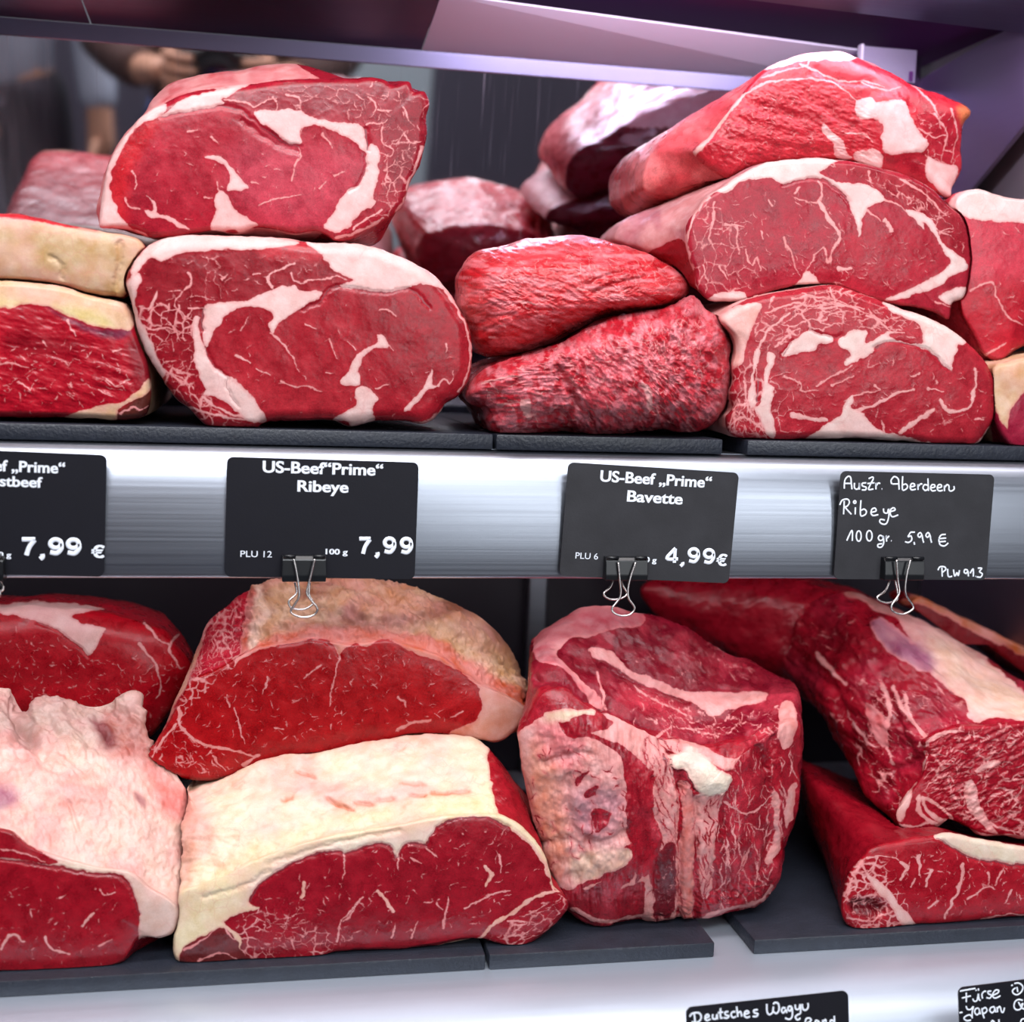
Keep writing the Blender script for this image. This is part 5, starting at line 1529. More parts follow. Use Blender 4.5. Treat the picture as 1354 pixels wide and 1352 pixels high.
# D3: bottom of the right stack
m = d3
m.lean[:] = lin((166, 36, 50)); m.fatc[:] = lin((236, 212, 204))
m.sd[~m.onface] = 4; m.fatc[~m.onface] = lin((226, 165, 160))
m.fat([(90,195),(130,155),(200,132),(275,136),(255,180),(235,220),(215,280),(200,330),(190,380),(145,385),(145,300),(135,240)],
 [(770,118),(870,154),(960,184),(1050,229),(1118,285),(1080,310),(1065,370),(1050,405),(1020,380),(980,340),(920,310),(880,295),(800,290),(760,300),(740,310),(730,330),(700,350),(660,370),(620,385),(610,370),(640,340),(600,310),(590,290),(600,270),(640,240),(680,235),(710,250),(700,290),(740,280),(790,250),(830,235),(800,262),(860,290),(930,290),(940,260),(920,220),(870,190),(800,160)],
 [(440,250),(470,240),(520,255),(570,270),(560,290),(520,295),(490,320),(430,330),(380,350),(355,350),(370,320),(400,280)],
 [(240,330),(260,320),(265,350),(245,400),(240,470),(250,530),(230,560),(215,520),(230,430)],
 [(300,330),(330,345),(310,400),(300,460),(325,480),(310,540),(320,600),(328,684),(290,664),(260,600),(240,560),(265,540),(280,440),(290,380)],
 [(460,690),(500,655),(550,620),(600,590),(610,550),(640,510),(650,530),(640,560),(690,580),(700,600),(740,640),(800,665),(900,690),(965,710),(700,700),(600,692)])
m.ftint((232, 180, 170), [(90,195),(275,136),(200,380),(145,385)], 10)
m.veins([[(250,330),(290,260),(330,210),(390,170)], [(650,575),(760,540),(830,500),(900,485)], [(1010,530),(1030,565),(1090,575),(1135,540),(1155,440),(1150,400)]], 2.4, 1.6)
m.veins([[(840,665),(900,620),(980,575)], [(400,590),(460,600),(540,612)]], 4.0, 3)
m.veins([[(330,310),(380,260),(430,235)], [(290,170),(400,130),(480,140),(560,130),(700,150)], [(500,150),(620,140),(700,170),(780,200)], [(640,515),(700,500),(760,490)], [(780,660),(770,610)], [(960,480),(1020,490)],
 [(920,420),(890,430)], [(560,470),(650,430)], [(500,470),(560,430),(640,390)], [(370,430),(430,460),(440,490),(500,490)], [(130,640),(200,600),(280,660)], [(560,60),(570,110),(620,130)], [(400,110),(480,100),(560,110)],
 [(700,180),(760,200),(800,240),(860,250)], [(1150,610),(1190,605)], [(740,470),(760,490)], [(200,450),(210,540),(240,600)], [(760,200),(740,230)], [(320,100),(300,150)]], 1.8, 0.9)
m.seam([(470,242),(530,262),(570,272),(600,262)], 0.6); m.seam([(740,312),(800,290),(880,297),(960,325),(1040,400)], 0.7); m.seam([(255,450),(250,530)], 1.2); m.seam([(360,350),(400,285)], 0.8)
m.flecks(120, [(280,180),(560,60),(800,150),(930,230),(900,285),(600,220),(300,330)], (5, 15), (0.5, 1.1), -0.2, 0.6)
m.flecks(120, [(320,370),(600,330),(760,310),(1000,370),(1200,420),(1210,600),(1100,690),(760,640),(500,620),(330,640)], (4, 12), (0.4, 0.9), -0.3, 0.9)
m.flecks(45, [(140,500),(230,470),(320,680),(150,660)], (6, 18), (0.7, 1.4), 0.9, 0.5)
m.web([(250,180),(400,100),(560,55),(760,120),(940,240),(920,290),(840,240),(700,240),(560,250),(430,250),(300,330),(250,310)], 14, 0.9, 0.6, (0.6, 1.2), -0.2, seed=9)
m.web([(135,380),(230,330),(320,680),(140,670)], 13, 1.0, 0.7, (1.3, 0.7), seed=10)
m.web([(330,380),(620,340),(1000,370),(1200,420),(1200,640),(700,600),(340,660)], 26, 0.4, 0.05, (0.7, 1.2), -0.4, seed=12)
m.rim(0.55, 0.72, 1.6)

# bavettes: long coarse fibres
m = c1
m.fatc[:] = lin((232, 160, 160)); m.lean[:] = lin((186, 36, 44))
m.mottle((208, 84, 86), 0.035, 0.6, 0.0, 'A', stretch=(0.6, 1.6)); m.mottle((236, 170, 172), 0.14, 0.45, 0.12, 'A', seed=9, stretch=(0.35, 1.5))
m.flecks(170, [(450,90),(800,110),(1090,290),(1000,390),(700,400),(500,300)], (8, 26), (0.3, 0.8), 0.45, 0.25)
m.flecks(120, [(70,300),(150,160),(450,90),(560,300),(500,500),(200,600),(100,480)], (6, 18), (0.3, 0.8), -0.4, 0.7)
m.veins([[(370,95),(420,120)], [(340,380),(420,390)], [(600,320),(650,325)], [(200,540),(240,550)]], 2, 1)
m.ripple([(40,330),(150,140),(590,60),(1000,180),(1120,310),(900,420),(500,560),(180,640)], 0.0012, 0.13, (0.5, 1.8), 0.42, 8, 'A', 3)
m.ripple([(40,330),(150,140),(590,60),(1000,180),(1120,310),(900,420),(500,560),(180,640)], 0.0005, 0.25, (0.6, 1.6), -0.3, 8, 'A', 9)
for g in ([(640,300),(740,260),(860,230)], [(680,330),(800,290),(920,260)], [(560,180),(720,170),(860,190)], [(160,480),(210,450),(300,440)], [(170,520),(220,500)]): m.groove(g, 3, 0.0016)
m = c2
m.fatc[:] = lin((236, 176, 176)); m.lean[:] = lin((180, 36, 50))
m.mottle((212, 100, 108), 0.05, 0.55, 0.0, 'A', stretch=(1.2, 0.8)); m.mottle((238, 180, 184), 0.16, 0.42, 0.1, 'A', seed=9, stretch=(0.9, 0.7))
m.flecks(300, [(560,560),(1000,420),(1150,360),(1300,560),(1290,830),(1120,970),(640,970),(540,700)], (7, 22), (0.4, 1.0), 0.9, 0.35)
m.flecks(150, [(110,800),(300,640),(560,570),(600,800),(560,960),(280,1010)], (7, 22), (0.4, 0.9), 0.05, 0.4)
m.fat([(340,840),(380,830),(395,880),(385,920),(360,910)], [(890,750),(930,760),(950,800),(945,870),(925,880),(915,820)])
m.veins([[(160,750),(240,735),(340,720)], [(230,850),(330,845)], [(200,750),(240,790)]], 1.6, 0.8)
m.ripple([(540,560),(1130,345),(1320,600),(1280,900),(1120,980),(560,980)], 0.0024, 0.10, (0.7, 1.6), 0.95, 10, 'A', 4)
m.ripple([(540,560),(1130,345),(1320,600),(1280,900),(1120,980),(560,980)], 0.0008, 0.28, (0.8, 1.4), 0.9, 10, 'A', 5)
m.ripple([(90,830),(300,640),(560,560),(600,800),(560,980),(220,1010)], 0.0014, 0.16, (0.5, 2.0), 0.0, 8, 'A', 6)
m.groove([(530,705),(560,760),(590,820),(600,860)], 5, 0.005)
m.groove([(150,880),(260,900),(450,900),(620,880)], 6, 0.002)

# roastbeef cuts at the left edge
m = b1
m.sd[:] = 6; m.fatc[:] = lin((206, 176, 132)); m.lean[:] = lin((200, 60, 66))
m.ftint((226, 186, 146), [(590,180),(730,190),(730,300),(620,500),(570,490),(600,350)], 8, 0.8)
m.ftint((208, 152, 128), [(-260,330),(0,340),(300,400),(540,480),(300,450),(0,420),(-260,420)], 16, 0.8)
m.ftint((224, 180, 160), [(-260,70),(200,110),(480,170),(680,205),(600,230),(300,180),(0,140),(-260,120)], 14, 0.8)
m.mottle((186, 156, 108), 0.03, 0.5, 0.05, 'F', 'fatc'); m.mottle((220, 196, 150), 0.05, 0.4, 0.1, 'F', 'fatc', seed=12)
m.cut([(-260,55),(0,76),(200,104),(350,140),(480,168),(350,152),(200,128),(0,100),(-260,90)])
m.sd[~m.onface] = -4
m.part('fat_cap', 'yellowish fat side')
m.groove([(590,230),(600,300),(580,400),(570,480)], 4, 0.0015, 'F'); m.groove([(250,300),(300,340),(310,400)], 4, 0.001, 'F')
m = b2
m.lean[:] = lin((168, 16, 38)); m.fatc[:] = lin((226, 192, 156))
m.fat([(-260,405),(0,405),(200,420),(450,480),(620,518),(672,620),(640,668),(600,660),(520,655),(430,630),(330,590),(250,550),(170,535),(100,540),(40,560),(0,550),(-260,550)],
 [(330,1106),(380,1070),(520,1035),(600,1020),(700,950),(735,900),(760,940),(700,1000),(600,1040),(560,1112)])
m.sd[~m.onface] = 4; m.fatc[~m.onface] = lin((224, 190, 150))
m.part('fat_cap', 'cream fat cover')
m.ftint((216, 198, 132), [(250,540),(400,550),(520,590),(560,650),(430,630),(330,590)], 8, 0.9)
m.ftint((228, 208, 150), [(-260,490),(0,500),(150,520),(0,548),(-260,548)], 8, 0.8)
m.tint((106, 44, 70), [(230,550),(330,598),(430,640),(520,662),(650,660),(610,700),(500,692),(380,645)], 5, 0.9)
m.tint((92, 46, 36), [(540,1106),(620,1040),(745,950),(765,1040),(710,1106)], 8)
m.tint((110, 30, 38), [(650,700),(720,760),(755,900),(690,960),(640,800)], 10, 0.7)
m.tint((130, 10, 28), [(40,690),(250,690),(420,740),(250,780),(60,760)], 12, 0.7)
m.veins([[(330,610),(370,690)], [(530,910),(580,940),(645,905)], [(490,960),(540,990)], [(210,720),(230,745)], [(600,1080),(650,1050),(700,1060),(735,1040)], [(560,770),(610,760)], [(0,840),(60,830),(140,850)], [(90,920),(150,960)]], 1.6, 0.8)
m.flecks(120, [(-20,760),(300,740),(650,800),(640,1000),(300,1060),(-20,1060)], (4, 13), (0.4, 1.1), 0.3, 0.6)
m.ripple([(-20,560),(600,700),(700,950),(300,1080),(-20,1080)], 0.0007, 0.07, (0.6, 1.6), 0.25, 10, 'F')
m = e1
m.lean[:] = lin((196, 64, 80)); m.fatc[:] = lin((242, 212, 206))
m.fat([(1255,268),(1290,244),(1330,254),(1410,272),(1425,302),(1354,295),(1282,290)], where='A')
m.part('fat_cap', 'white fat top')
m.tint((170, 26, 44), [(1270,380),(1430,370),(1430,450),(1340,480),(1270,440)], 20)
m.veins([[(1283,385),(1310,372),(1320,395),(1335,420),(1354,430)], [(1300,470),(1330,455)], [(1260,395),(1262,440),(1290,465)]], 1.8, 1)
m.flecks(40, length=(5, 12), w=(0.4, 0.9), ang=0.3)
m = e2
m.sd[:] = 6; m.fatc[:] = lin((222, 188, 150)); m.lean[:] = lin((150, 30, 60))
m.cut([(1333,565),(1345,530),(1380,500),(1440,500),(1440,600),(1340,600)], where='A')
m.cut([(1312,540),(1325,560),(1345,585),(1335,600),(1310,575)], where='A')
m.part('fat_cap', 'cream fat cover')
m.mottle((200, 150, 110), 0.06, 0.5, 0.1, 'A', 'fatc')

# G1: marbled cut at the back left
m = g1
m.lean[:] = lin((172, 16, 34)); m.fatc[:] = lin((242, 208, 200))
m.lean[~m.onface] = lin((178, 26, 48))
m.fat([(-260,52),(0,46),(120,38),(250,48),(350,66),(240,85),(270,110),(350,130),(330,165),(310,200),(290,218),(260,190),(200,140),(120,105),(0,80),(-260,80)], where='A')
m.part('fat_strip', 'white fat strip')
m.veins([[(460,180),(510,240),(530,310),(520,360)], [(590,150),(560,200),(600,260)], [(480,110),(520,160),(560,180)]], 2.2, 1.2, 'A')
m.flecks(230, [(-20,100),(200,160),(300,230),(560,200),(610,260),(520,460),(-20,470)], (4, 13), (0.4, 1.1), 1.0, 0.7, 'A')
m.seam([(120,107),(200,142),(260,192),(290,220)], 0.6)
# G2: fat-capped sirloin at the left edge
m = g2
m.lean[:] = lin((150, 16, 34)); m.fatc[:] = lin((222, 192, 178))
m.sd[~m.onface] = 6
m.mottle((226, 160, 150), 0.018, 0.75, 0.0, 'B', 'fatc'); m.mottle((236, 216, 196), 0.03, 0.6, 0.1, 'B', 'fatc', seed=9)
m.ftint((205, 105, 95), [(470,520),(560,620),(620,660),(600,760),(540,740),(500,660),(470,580)], 14, 0.8, 'B')
m.ftint((150, 90, 120), [(-20,650),(50,660),(60,700),(0,730),(-20,720)], 10, 0.8, 'B')
m.ftint((176, 140, 130), [(40,420),(90,430),(130,520),(90,540),(40,470)], 10, 0.7, 'B')
m.ftint((120, 30, 40), [(305,430),(370,450),(392,520),(350,520),(310,470)], 7, 0.95, 'B'); m.ftint((120, 60, 60), [(445,668),(475,690),(482,722),(455,712)], 4, 0.9, 'B'); m.ftint((196, 96, 84), [(340,400),(480,430),(500,520),(400,560),(380,500)], 12, 0.6, 'B')
m.fat([(-20,888),(100,902),(180,915),(300,935),(400,945),(440,1000),(460,1080),(464,1165),(590,1150),(610,1050),(430,920),(220,875),(100,835),(40,810),(120,880),(185,905),(80,890)])
m.cut([(-260,790),(0,795),(100,850),(190,906),(100,902),(0,885),(-260,880)])
m.part('fat_cap', 'pale fat cap')
m.ftint((226, 214, 190), [(150,900),(330,915),(430,940),(400,960),(200,930)], 6, 0.8)
m.veins([[(5,1190),(40,1140),(80,1165)], [(150,1150),(170,1190),(230,1205)], [(270,1115),(310,1070)]], 2.4, 1.4)
m.veins([[(330,990),(345,1010),(380,1000)], [(0,860),(60,870),(150,900)], [(100,1060),(105,1090)], [(200,1020),(215,1010)], [(330,1180),(370,1160)], [(180,1110),(190,1100)]], 1.6, 0.8)
m.flecks(70, [(-20,960),(400,980),(440,1150),(300,1260),(-20,1240)], (4, 11), (0.4, 0.9), -0.6, 0.8)
m.seam([(0,893),(180,920),(300,940),(395,950),(440,1010),(456,1100)], 0.6)
m.lean[~m.onface] = lin((130, 14, 34))
m.cut([(440,1165),(600,1130),(620,1180),(560,1300),(380,1300)], where='B')
m.ripple([(-20,340),(460,350),(520,520),(300,600),(-20,600)], 0.004, 0.06, (1, 1.3), 0.4, 14, 'B', 4)
m.ripple([(-20,330),(460,340),(620,660),(600,1000),(-20,760)], 0.0010, 0.16, (1, 1), 0.0, 14, 'B', 6)
m.groove([(40,400),(80,470),(140,540)], 9, 0.006, 'B'); m.groove([(220,690),(240,740),(255,800)], 3, 0.0015, 'B')
m.lump([(100,370),(260,380),(300,480),(200,540),(120,480)], 0.004, 14, 'B'); m.lump([(390,370),(440,335),(468,365),(440,400),(400,410)], 0.004, 6, 'B')

# H1: dry-aged sirloin
m = h1
m.lean[:] = lin((164, 14, 22)); m.fatc[:] = lin((222, 140, 116))
B = ~m.onface
m.sd[B] = 6; m.fatc[B] = lin((214, 164, 128))
m.mottle((140, 88, 66), 0.022, 0.85, 0.05, 'B', 'fatc', stretch=(0.6, 1.2)); m.mottle((222, 190, 150), 0.035, 0.8, 0.12, 'B', 'fatc', seed=7, stretch=(0.6, 1.2))
m.ftint((226, 188, 140), [(900,200),(1100,200),(1280,330),(1290,420),(1130,330),(950,260)], 14, 0.7, 'B')
m.ftint((214, 112, 84), [(360,290),(440,232),(560,212),(700,206),(850,214),(1000,250),(1130,335),(1300,436),(1300,500),(1100,385),(900,275),(640,262)], 6, 1, 'A')
m.ftint((196, 96, 76), [(330,120),(395,50),(372,130),(362,200),(368,280),(310,320),(330,220)], 7, 1, 'B')
m.cut([(15,650),(60,560),(130,430),(190,280),(210,190),(300,110),(350,75),(335,180),(325,290),(290,330),(160,560),(150,680)], where='B')
m.lean[B] = lin((178, 40, 58))
m.part('crust', 'browned dry-aged crust', where='B')
m.web([(20,640),(130,430),(210,190),(350,70),(330,300),(150,480),(130,560)], 11, 0.9, 0.7, where='A', seed=13)
m.flecks(90, [(140,430),(210,200),(340,90),(320,300),(180,420)], (6, 18), (0.5, 1.2), -0.9, 0.5, 'B')
m.vein([(200,245),(212,205),(222,190)], 3, 2, 'B')
m.fat([(630,245),(700,252),(760,244),(830,238),(900,258),(1000,293),(1100,362),(1150,392),(1220,424),(1300,480),(1272,545),(1200,598),(1130,588),(1030,562),(1120,520),(1140,480),(1130,410),(1080,360),(1000,318),(930,300),(880,275),(840,252),(800,248),(750,268),(720,255),(685,275),(660,300),(640,265)])
m.ftint((230, 172, 150), [(1120,400),(1310,440),(1300,560),(1100,600),(1140,500)], 12, 0.9)
m.fat([(300,330),(370,272),(455,250),(560,236),(640,246),(560,248),(460,266),(370,290),(310,330)])
m.veins([[(120,480),(130,550),(200,600),(300,620),(380,640)], [(340,668),(390,634)], [(860,552),(910,526),(970,520)], [(110,530),(60,590),(30,640)]], 2.6, 1.6)
m.veins([[(310,480),(330,560),(340,600)], [(230,640),(280,690)], [(440,540),(470,545)], [(860,440),(890,470)], [(660,300),(640,400),(630,470)], [(600,330),(540,380)], [(290,470),(280,430)], [(420,370),(400,430)], [(1080,490),(1040,510)]], 1.5, 0.7)
m.flecks(200, [(150,520),(330,330),(600,260),(900,300),(1110,420),(1080,520),(700,590),(350,620)], (4, 13), (0.4, 0.9), -0.9, 0.5)
m.flecks(50, [(30,640),(130,560),(340,650),(200,710)], (6, 16), (0.6, 1.2), 0.3, 0.5)
m.seam([(460,268),(560,248),(640,266),(660,302)], 0.5)
m.vein([(372,285),(362,225),(378,190),(410,165),(385,130),(392,95),(376,62)], 3.5, 3, 'B'); m.ftint((240, 214, 186), [(362,290),(352,220),(366,180),(398,160),(374,130),(380,90),(370,60),(400,60),(404,100),(430,165),(396,200),(384,230),(392,285)], 4, 0.9, 'B')
m.ripple([(370,262),(390,50),(860,40),(1280,330),(1300,440),(900,240)], 0.0036, 0.055, (0.6, 1.3), 0.3, 8, 'B', 14)
m.ripple([(360,280),(380,40),(860,30),(1280,330),(1300,480),(900,250)], 0.0020, 0.10, (0.7, 1.4), 0.3, 8, 'B', 4)
m.ripple([(360,280),(380,40),(860,30),(1280,330),(1300,480),(900,250)], 0.0014, 0.28, (1, 1), 0.0, 8, 'B', 8)

# H2: thick fat cap
m = h2
m.lean[:] = lin((146, 14, 34)); m.fatc[:] = lin((238, 224, 184))
m.sd[:] = 6
B = ~m.onface
m.fatc[B] = lin((240, 220, 190))
m.mottle((236, 186, 168), 0.016, 0.85, -0.05, 'B', 'fatc', stretch=(0.8, 1.4))
m.ftint((238, 222, 176), [(450,320),(900,230),(1080,200),(1095,290),(850,305),(500,370),(100,545),(60,520),(200,440)], 14, 0.85, 'A')
m.ftint((214, 150, 120), [(60,560),(66,240),(100,215),(95,400),(75,540)], 8, 0.6, 'B')
lean_poly = [(270,560),(310,510),(400,450),(480,420),(560,405),(590,415),(650,390),(700,382),(735,395),(750,430),(770,390),(800,378),(840,385),(855,370),(880,330),(930,302),(1000,293),(1060,300),(1110,330),(1150,352),(1200,400),(1240,470),(1250,520),(1320,560),(1320,620),(1190,740),(1040,715),(850,740),(560,755),(330,790),(250,790),(240,690),(190,640),(240,610),(300,595),(268,580)]
m.cut(lean_poly)
m.cut([(60,790),(60,720),(130,680),(190,660),(250,740),(240,790)])
m.tint((104, 34, 34), [(40,800),(60,720),(130,680),(190,660),(260,740),(240,800)], 8)
m.ftint((226, 212, 196), [(250,580),(310,480),(480,395),(700,355),(850,330),(900,300),(860,380),(750,440),(560,420),(320,520)], 8, 0.8)
m.cut([(1090,300),(1060,200),(1050,60),(1080,20),(1250,150),(1290,420),(1300,640),(1170,360)], where='B'); m.lean[B] = lin((160, 26, 40))
m.part('fat_cap', 'thick cream fat cap')
m.veins([[(1040,460),(1060,490),(1040,520)], [(690,540),(720,580),(740,605)], [(450,510),(440,560)], [(1015,695),(1060,650),(1110,620),(1200,560),(1290,535)], [(1130,335),(1200,400),(1240,480),(1258,535)]], 3.2, 2)
m.veins([[(800,430),(830,450)], [(640,560),(580,640)], [(560,700),(570,640),(630,570)], [(900,660),(915,560)], [(730,690),(745,640)], [(970,595),(1070,545),(1120,540)], [(580,415),(580,460),(570,500)], [(750,430),(760,470)], [(60,730),(130,690),(160,660)],
 [(190,650),(210,690),(250,700)], [(100,770),(170,740),(230,760)], [(880,580),(900,600)], [(410,700),(420,730)], [(800,690),(815,640)], [(1110,640),(1180,640)], [(850,400),(880,430)], [(1080,420),(1090,480)]], 1.7, 0.8)
m.flecks(200, [(300,560),(560,430),(900,340),(1100,350),(1230,520),(1000,680),(560,720),(330,740)], (4, 13), (0.4, 1.0), -1.0, 0.5)
m.flecks(40, [(240,620),(420,600),(480,700),(300,740)], (5, 14), (0.5, 1.1), 0.2, 0.8)
m.web([(1040,700),(1250,560),(1300,560),(1300,620),(1180,720)], 11, 0.8, 0.5, (0.5, 1.2), -0.4, seed=17)
m.web([(240,620),(420,590),(560,720),(330,765),(250,740)], 13, 0.9, 0.5, seed=18)
m.flecks(30, [(1050,690),(1280,560),(1290,620),(1160,710)], (6, 16), (0.5, 1.1), -0.4, 0.4)
m.seam([(272,575),(310,513),(400,453),(480,423),(560,408),(590,418),(650,393),(700,385),(735,398),(750,434),(770,393),(800,381),(845,388),(858,370),(882,332),(932,304),(1000,295),(1060,302),(1110,332)], 0.9)
for g in ([(530,240),(560,255),(600,270)], [(620,250),(670,256)], [(690,246),(735,240)], [(775,190),(830,186)], [(870,220),(920,218)], [(920,214),(980,216)], [(800,225),(840,228)], [(380,240),(410,232)], [(430,150),(480,165)]):
    m.groove(g, 2.2, 0.0016, 'B'); m.tint((196, 110, 70), [(g[0][0]-6, g[0][1]-4), (g[-1][0]+6, g[-1][1]-5), (g[-1][0]+4, g[-1][1]+7), (g[0][0]-4, g[0][1]+7)], 3, 0.7, 'B', 'fatc')
for g in ([(300,430),(500,350),(800,300)], [(330,450),(560,380),(760,340)], [(120,560),(260,520),(330,470)]): m.groove(g, 4, 0.0010, 'A')
m.ripple([(60,540),(80,215),(400,90),(900,30),(1070,90),(1090,290),(500,370)], 0.0014, 0.09, (0.6, 1.4), -0.25, 10, 'B', 4)

# I: bone-in chunk
m = ii
m.lean[:] = lin((160, 24, 42)); m.fatc[:] = lin((224, 158, 152))
m.lean[~m.onface] = lin((128, 20, 42))
m.mottle((190, 70, 84), 0.04, 0.5, 0.1, 'A')
m.fat([(40,560),(100,500),(150,480),(200,500),(250,560),(330,560),(440,620),(470,720),(480,850),(490,950),(500,1040),(400,1100),(300,1140),(240,1165),(160,1110),(120,980),(90,860),(60,720)],
 [(380,450),(480,480),(560,520),(620,580),(660,680),(680,760),(690,850),(680,950),(690,1100),(670,1290),(580,1290),(590,1150),(620,960),(600,900),(580,800),(590,720),(520,640),(440,580),(330,540),(400,500)],
 [(690,740),(730,760),(750,900),(750,1080),(740,1285),(690,1290),(690,1000),(700,880)], [(750,780),(860,770),(840,900),(830,1050),(810,1180),(770,1180),(760,1000),(740,850)],
 [(620,560),(750,590),(900,640),(945,600),(880,690),(780,640),(660,615)], [(1060,780),(1085,800),(1080,900),(1090,980),(1060,1050),(1030,1060),(1065,960)],
 [(150,465),(230,445),(345,448),(335,475),(240,492),(160,505)], [(300,1160),(500,1090),(510,1140),(560,1100),(590,1280),(540,1290),(550,1150),(470,1160)], where='A')
m.cut([(335,860),(370,840),(410,860),(390,910),(360,930),(340,910)], [(280,720),(330,690),(310,720),(280,750)], [(310,770),(360,750),(350,790),(315,795)], [(480,760),(580,690),(572,780),(600,900),(590,970),(490,975)],
 [(468,990),(600,962),(588,1050),(550,1110),(512,1090),(500,1012)], [(600,1050),(640,980),(670,1000),(662,1250),(592,1275),(590,1150)], [(250,480),(360,470),(420,500),(380,530),(300,540)], [(330,1160),(480,1080),(500,1120),(340,1230)], [(460,1170),(540,1130),(540,1180),(480,1210)])
m.tint((104, 36, 44), [(600,1050),(640,980),(670,1000),(662,1250),(592,1275),(590,1150)], 5)
m.ftint((226, 150, 126), [(90,600),(180,560),(220,700),(240,950),(230,1100),(150,1080),(100,860)], 14, 0.9)
m.ftint((186, 128, 142), [(260,780),(400,750),(470,800),(450,900),(380,960),(290,930)], 16, 0.8)
m.ftint((228, 196, 166), [(260,1040),(500,1000),(500,1050),(300,1150)], 8, 0.9); m.ftint((236, 214, 186), [(150,465),(345,445),(340,475),(160,505)], 5)
m.ftint((210, 112, 102), [(690,740),(730,760),(750,900),(745,1285),(690,1290),(695,1000)], 5, 0.9)
m.ftint((220, 110, 120), [(130,480),(300,560),(260,680),(150,640)], 14, 0.7)
m.fat([(330,205),(420,220),(480,280),(600,330),(720,370),(850,375),(1000,375),(1032,408),(900,440),(820,470),(740,420),(700,392),(560,345),(430,275),(340,240)], where='A')
m.fat([(110,150),(200,85),(280,45),(400,30),(530,55),(540,110),(420,130),(330,160),(250,175),(200,230),(300,320),(400,420),(350,400),(240,300),(120,250)], where='B')
m.ftint((190, 96, 108), [(90,260),(110,150),(280,40),(540,50),(540,110),(250,175),(200,230),(400,420),(240,330)], 8, 0.9, 'B')
m.fat([(1090,430),(1130,415),(1155,500),(1115,600),(1080,560)], where='A'); m.fat([(1120,760),(1150,740),(1140,860),(1110,920),(1105,840)])
m.veins([[(870,820),(960,860),(1060,790)], [(500,350),(560,390),(640,430),(740,480)], [(600,540),(700,520),(840,560)], [(360,300),(380,380),(410,430)]], 1.8, 1, 'A')
m.veins([[(260,1240),(380,1290),(520,1270),(700,1275)], [(780,1270),(900,1235),(1000,1210),(1060,1150)], [(760,800),(800,870),(820,1000)]], 3, 2)
m.flecks(90, [(860,620),(1060,560),(1150,600),(1100,960),(1000,1200),(860,1200)], (8, 26), (0.4, 1.1), 1.45, 0.25)
m.flecks(70, [(420,230),(800,180),(1000,300),(700,360)], (8, 20), (0.4, 0.9), 0.1, 0.25, 'B')
m.flecks(60, [(450,320),(800,440),(1000,460),(850,560),(600,500)], (5, 15), (0.4, 1.0), 0.5, 0.6, 'A')
m.flecks(40, [(600,1050),(640,990),(665,1010),(655,1240),(600,1260)], (3, 7), (0.4, 0.8), 1.5, 0.8)
for g, w, d in (([(350,400),(480,470),(600,540),(660,660),(690,760)], 6, 0.004), ([(120,330),(240,340),(380,440)], 6, 0.004), ([(580,720),(600,880),(620,960),(590,1140)], 4, 0.002), ([(685,760),(690,1000),(685,1270)], 4, 0.003),
 ([(752,800),(755,1000),(750,1260)], 4, 0.003), ([(245,720),(250,860),(280,940),(380,980),(470,940)], 6, 0.003), ([(880,700),(860,880),(830,1060),(820,1200)], 5, 0.003), ([(1060,560),(1040,700),(1060,900),(1020,1080)], 5, 0.003),
 ([(960,560),(1010,620),(1030,680)], 6, 0.004), ([(150,660),(240,640),(330,620)], 6, 0.003), ([(140,980),(260,970),(300,1030)], 6, 0.003), ([(640,620),(720,690),(745,760)], 3, 0.003), ([(420,290),(560,350),(720,400)], 6, 0.003)): m.groove(g, w, d, 'A')
m.ripple([(60,560),(300,560),(480,800),(480,1040),(240,1160),(120,980)], 0.0026, 0.05, (1, 1), 0, 12, 'F', 3)
m.ripple([(40,540),(1160,450),(1100,1100),(300,1300)], 0.0016, 0.07, (1.6, 0.5), 0, 12, 'F', 5)
m.ripple([(500,1290),(1090,1100),(1060,1180),(760,1290)], 0.002, 0.2, (1, 1), 0, 6, 'A', 9)
m.flecks(120, [(560,520),(700,560),(690,1270),(580,1280),(600,900),(520,650)], (10, 34), (0.5, 1.3), 1.45, 0.2, cut=True, bend=0.2)
m.flecks(60, [(750,780),(860,770),(810,1180),(760,1180)], (8, 26), (0.5, 1.2), 1.6, 0.2, cut=True, bend=0.2)
m.flecks(50, [(100,560),(440,620),(480,900),(240,1100),(120,950)], (6, 18), (0.5, 1.2), 1.0, 0.8, cut=True)
m.flecks(60, [(860,620),(1060,560),(1160,640),(1100,960),(1000,1220),(840,1240)], (14, 46), (0.7, 1.7), 1.5, 0.15, bend=0.15)
m.flecks(60, [(450,440),(800,480),(1060,430),(1100,540),(760,570),(600,520)], (8, 24), (0.6, 1.3), 0.15, 0.4, 'A')
m.mottle((120, 12, 30), 0.05, 0.6, 0.05, 'A', seed=21, stretch=(1.5, 0.5))
m.tint((206, 70, 84), [(470,330),(740,440),(700,480),(480,430)], 10, 0.4, 'A'); m.tint((190, 50, 66), [(880,640),(1000,700),(960,900),(880,860)], 14, 0.5)
_bone = [(640,634),(690,610),(745,616),(795,638),(840,684),(885,706),(884,742),(840,776),(775,780),(738,748),(712,696),(662,676)]
m.fat(_bone); m.ftint((238, 228, 208), _bone, 4); m.ftint((238, 228, 208), [(655,632),(740,620),(845,695),(872,738),(780,772),(745,742),(715,684)], 6)
_i, _d = m._poly_sd(_bone, 'F', 4); m.hgt[_i[_d > 0]] *= 0.15; m.lump(_bone, 0.007, 22, 'F'); m.part('bone_end', 'white rounded bone end', _bone, 'F')

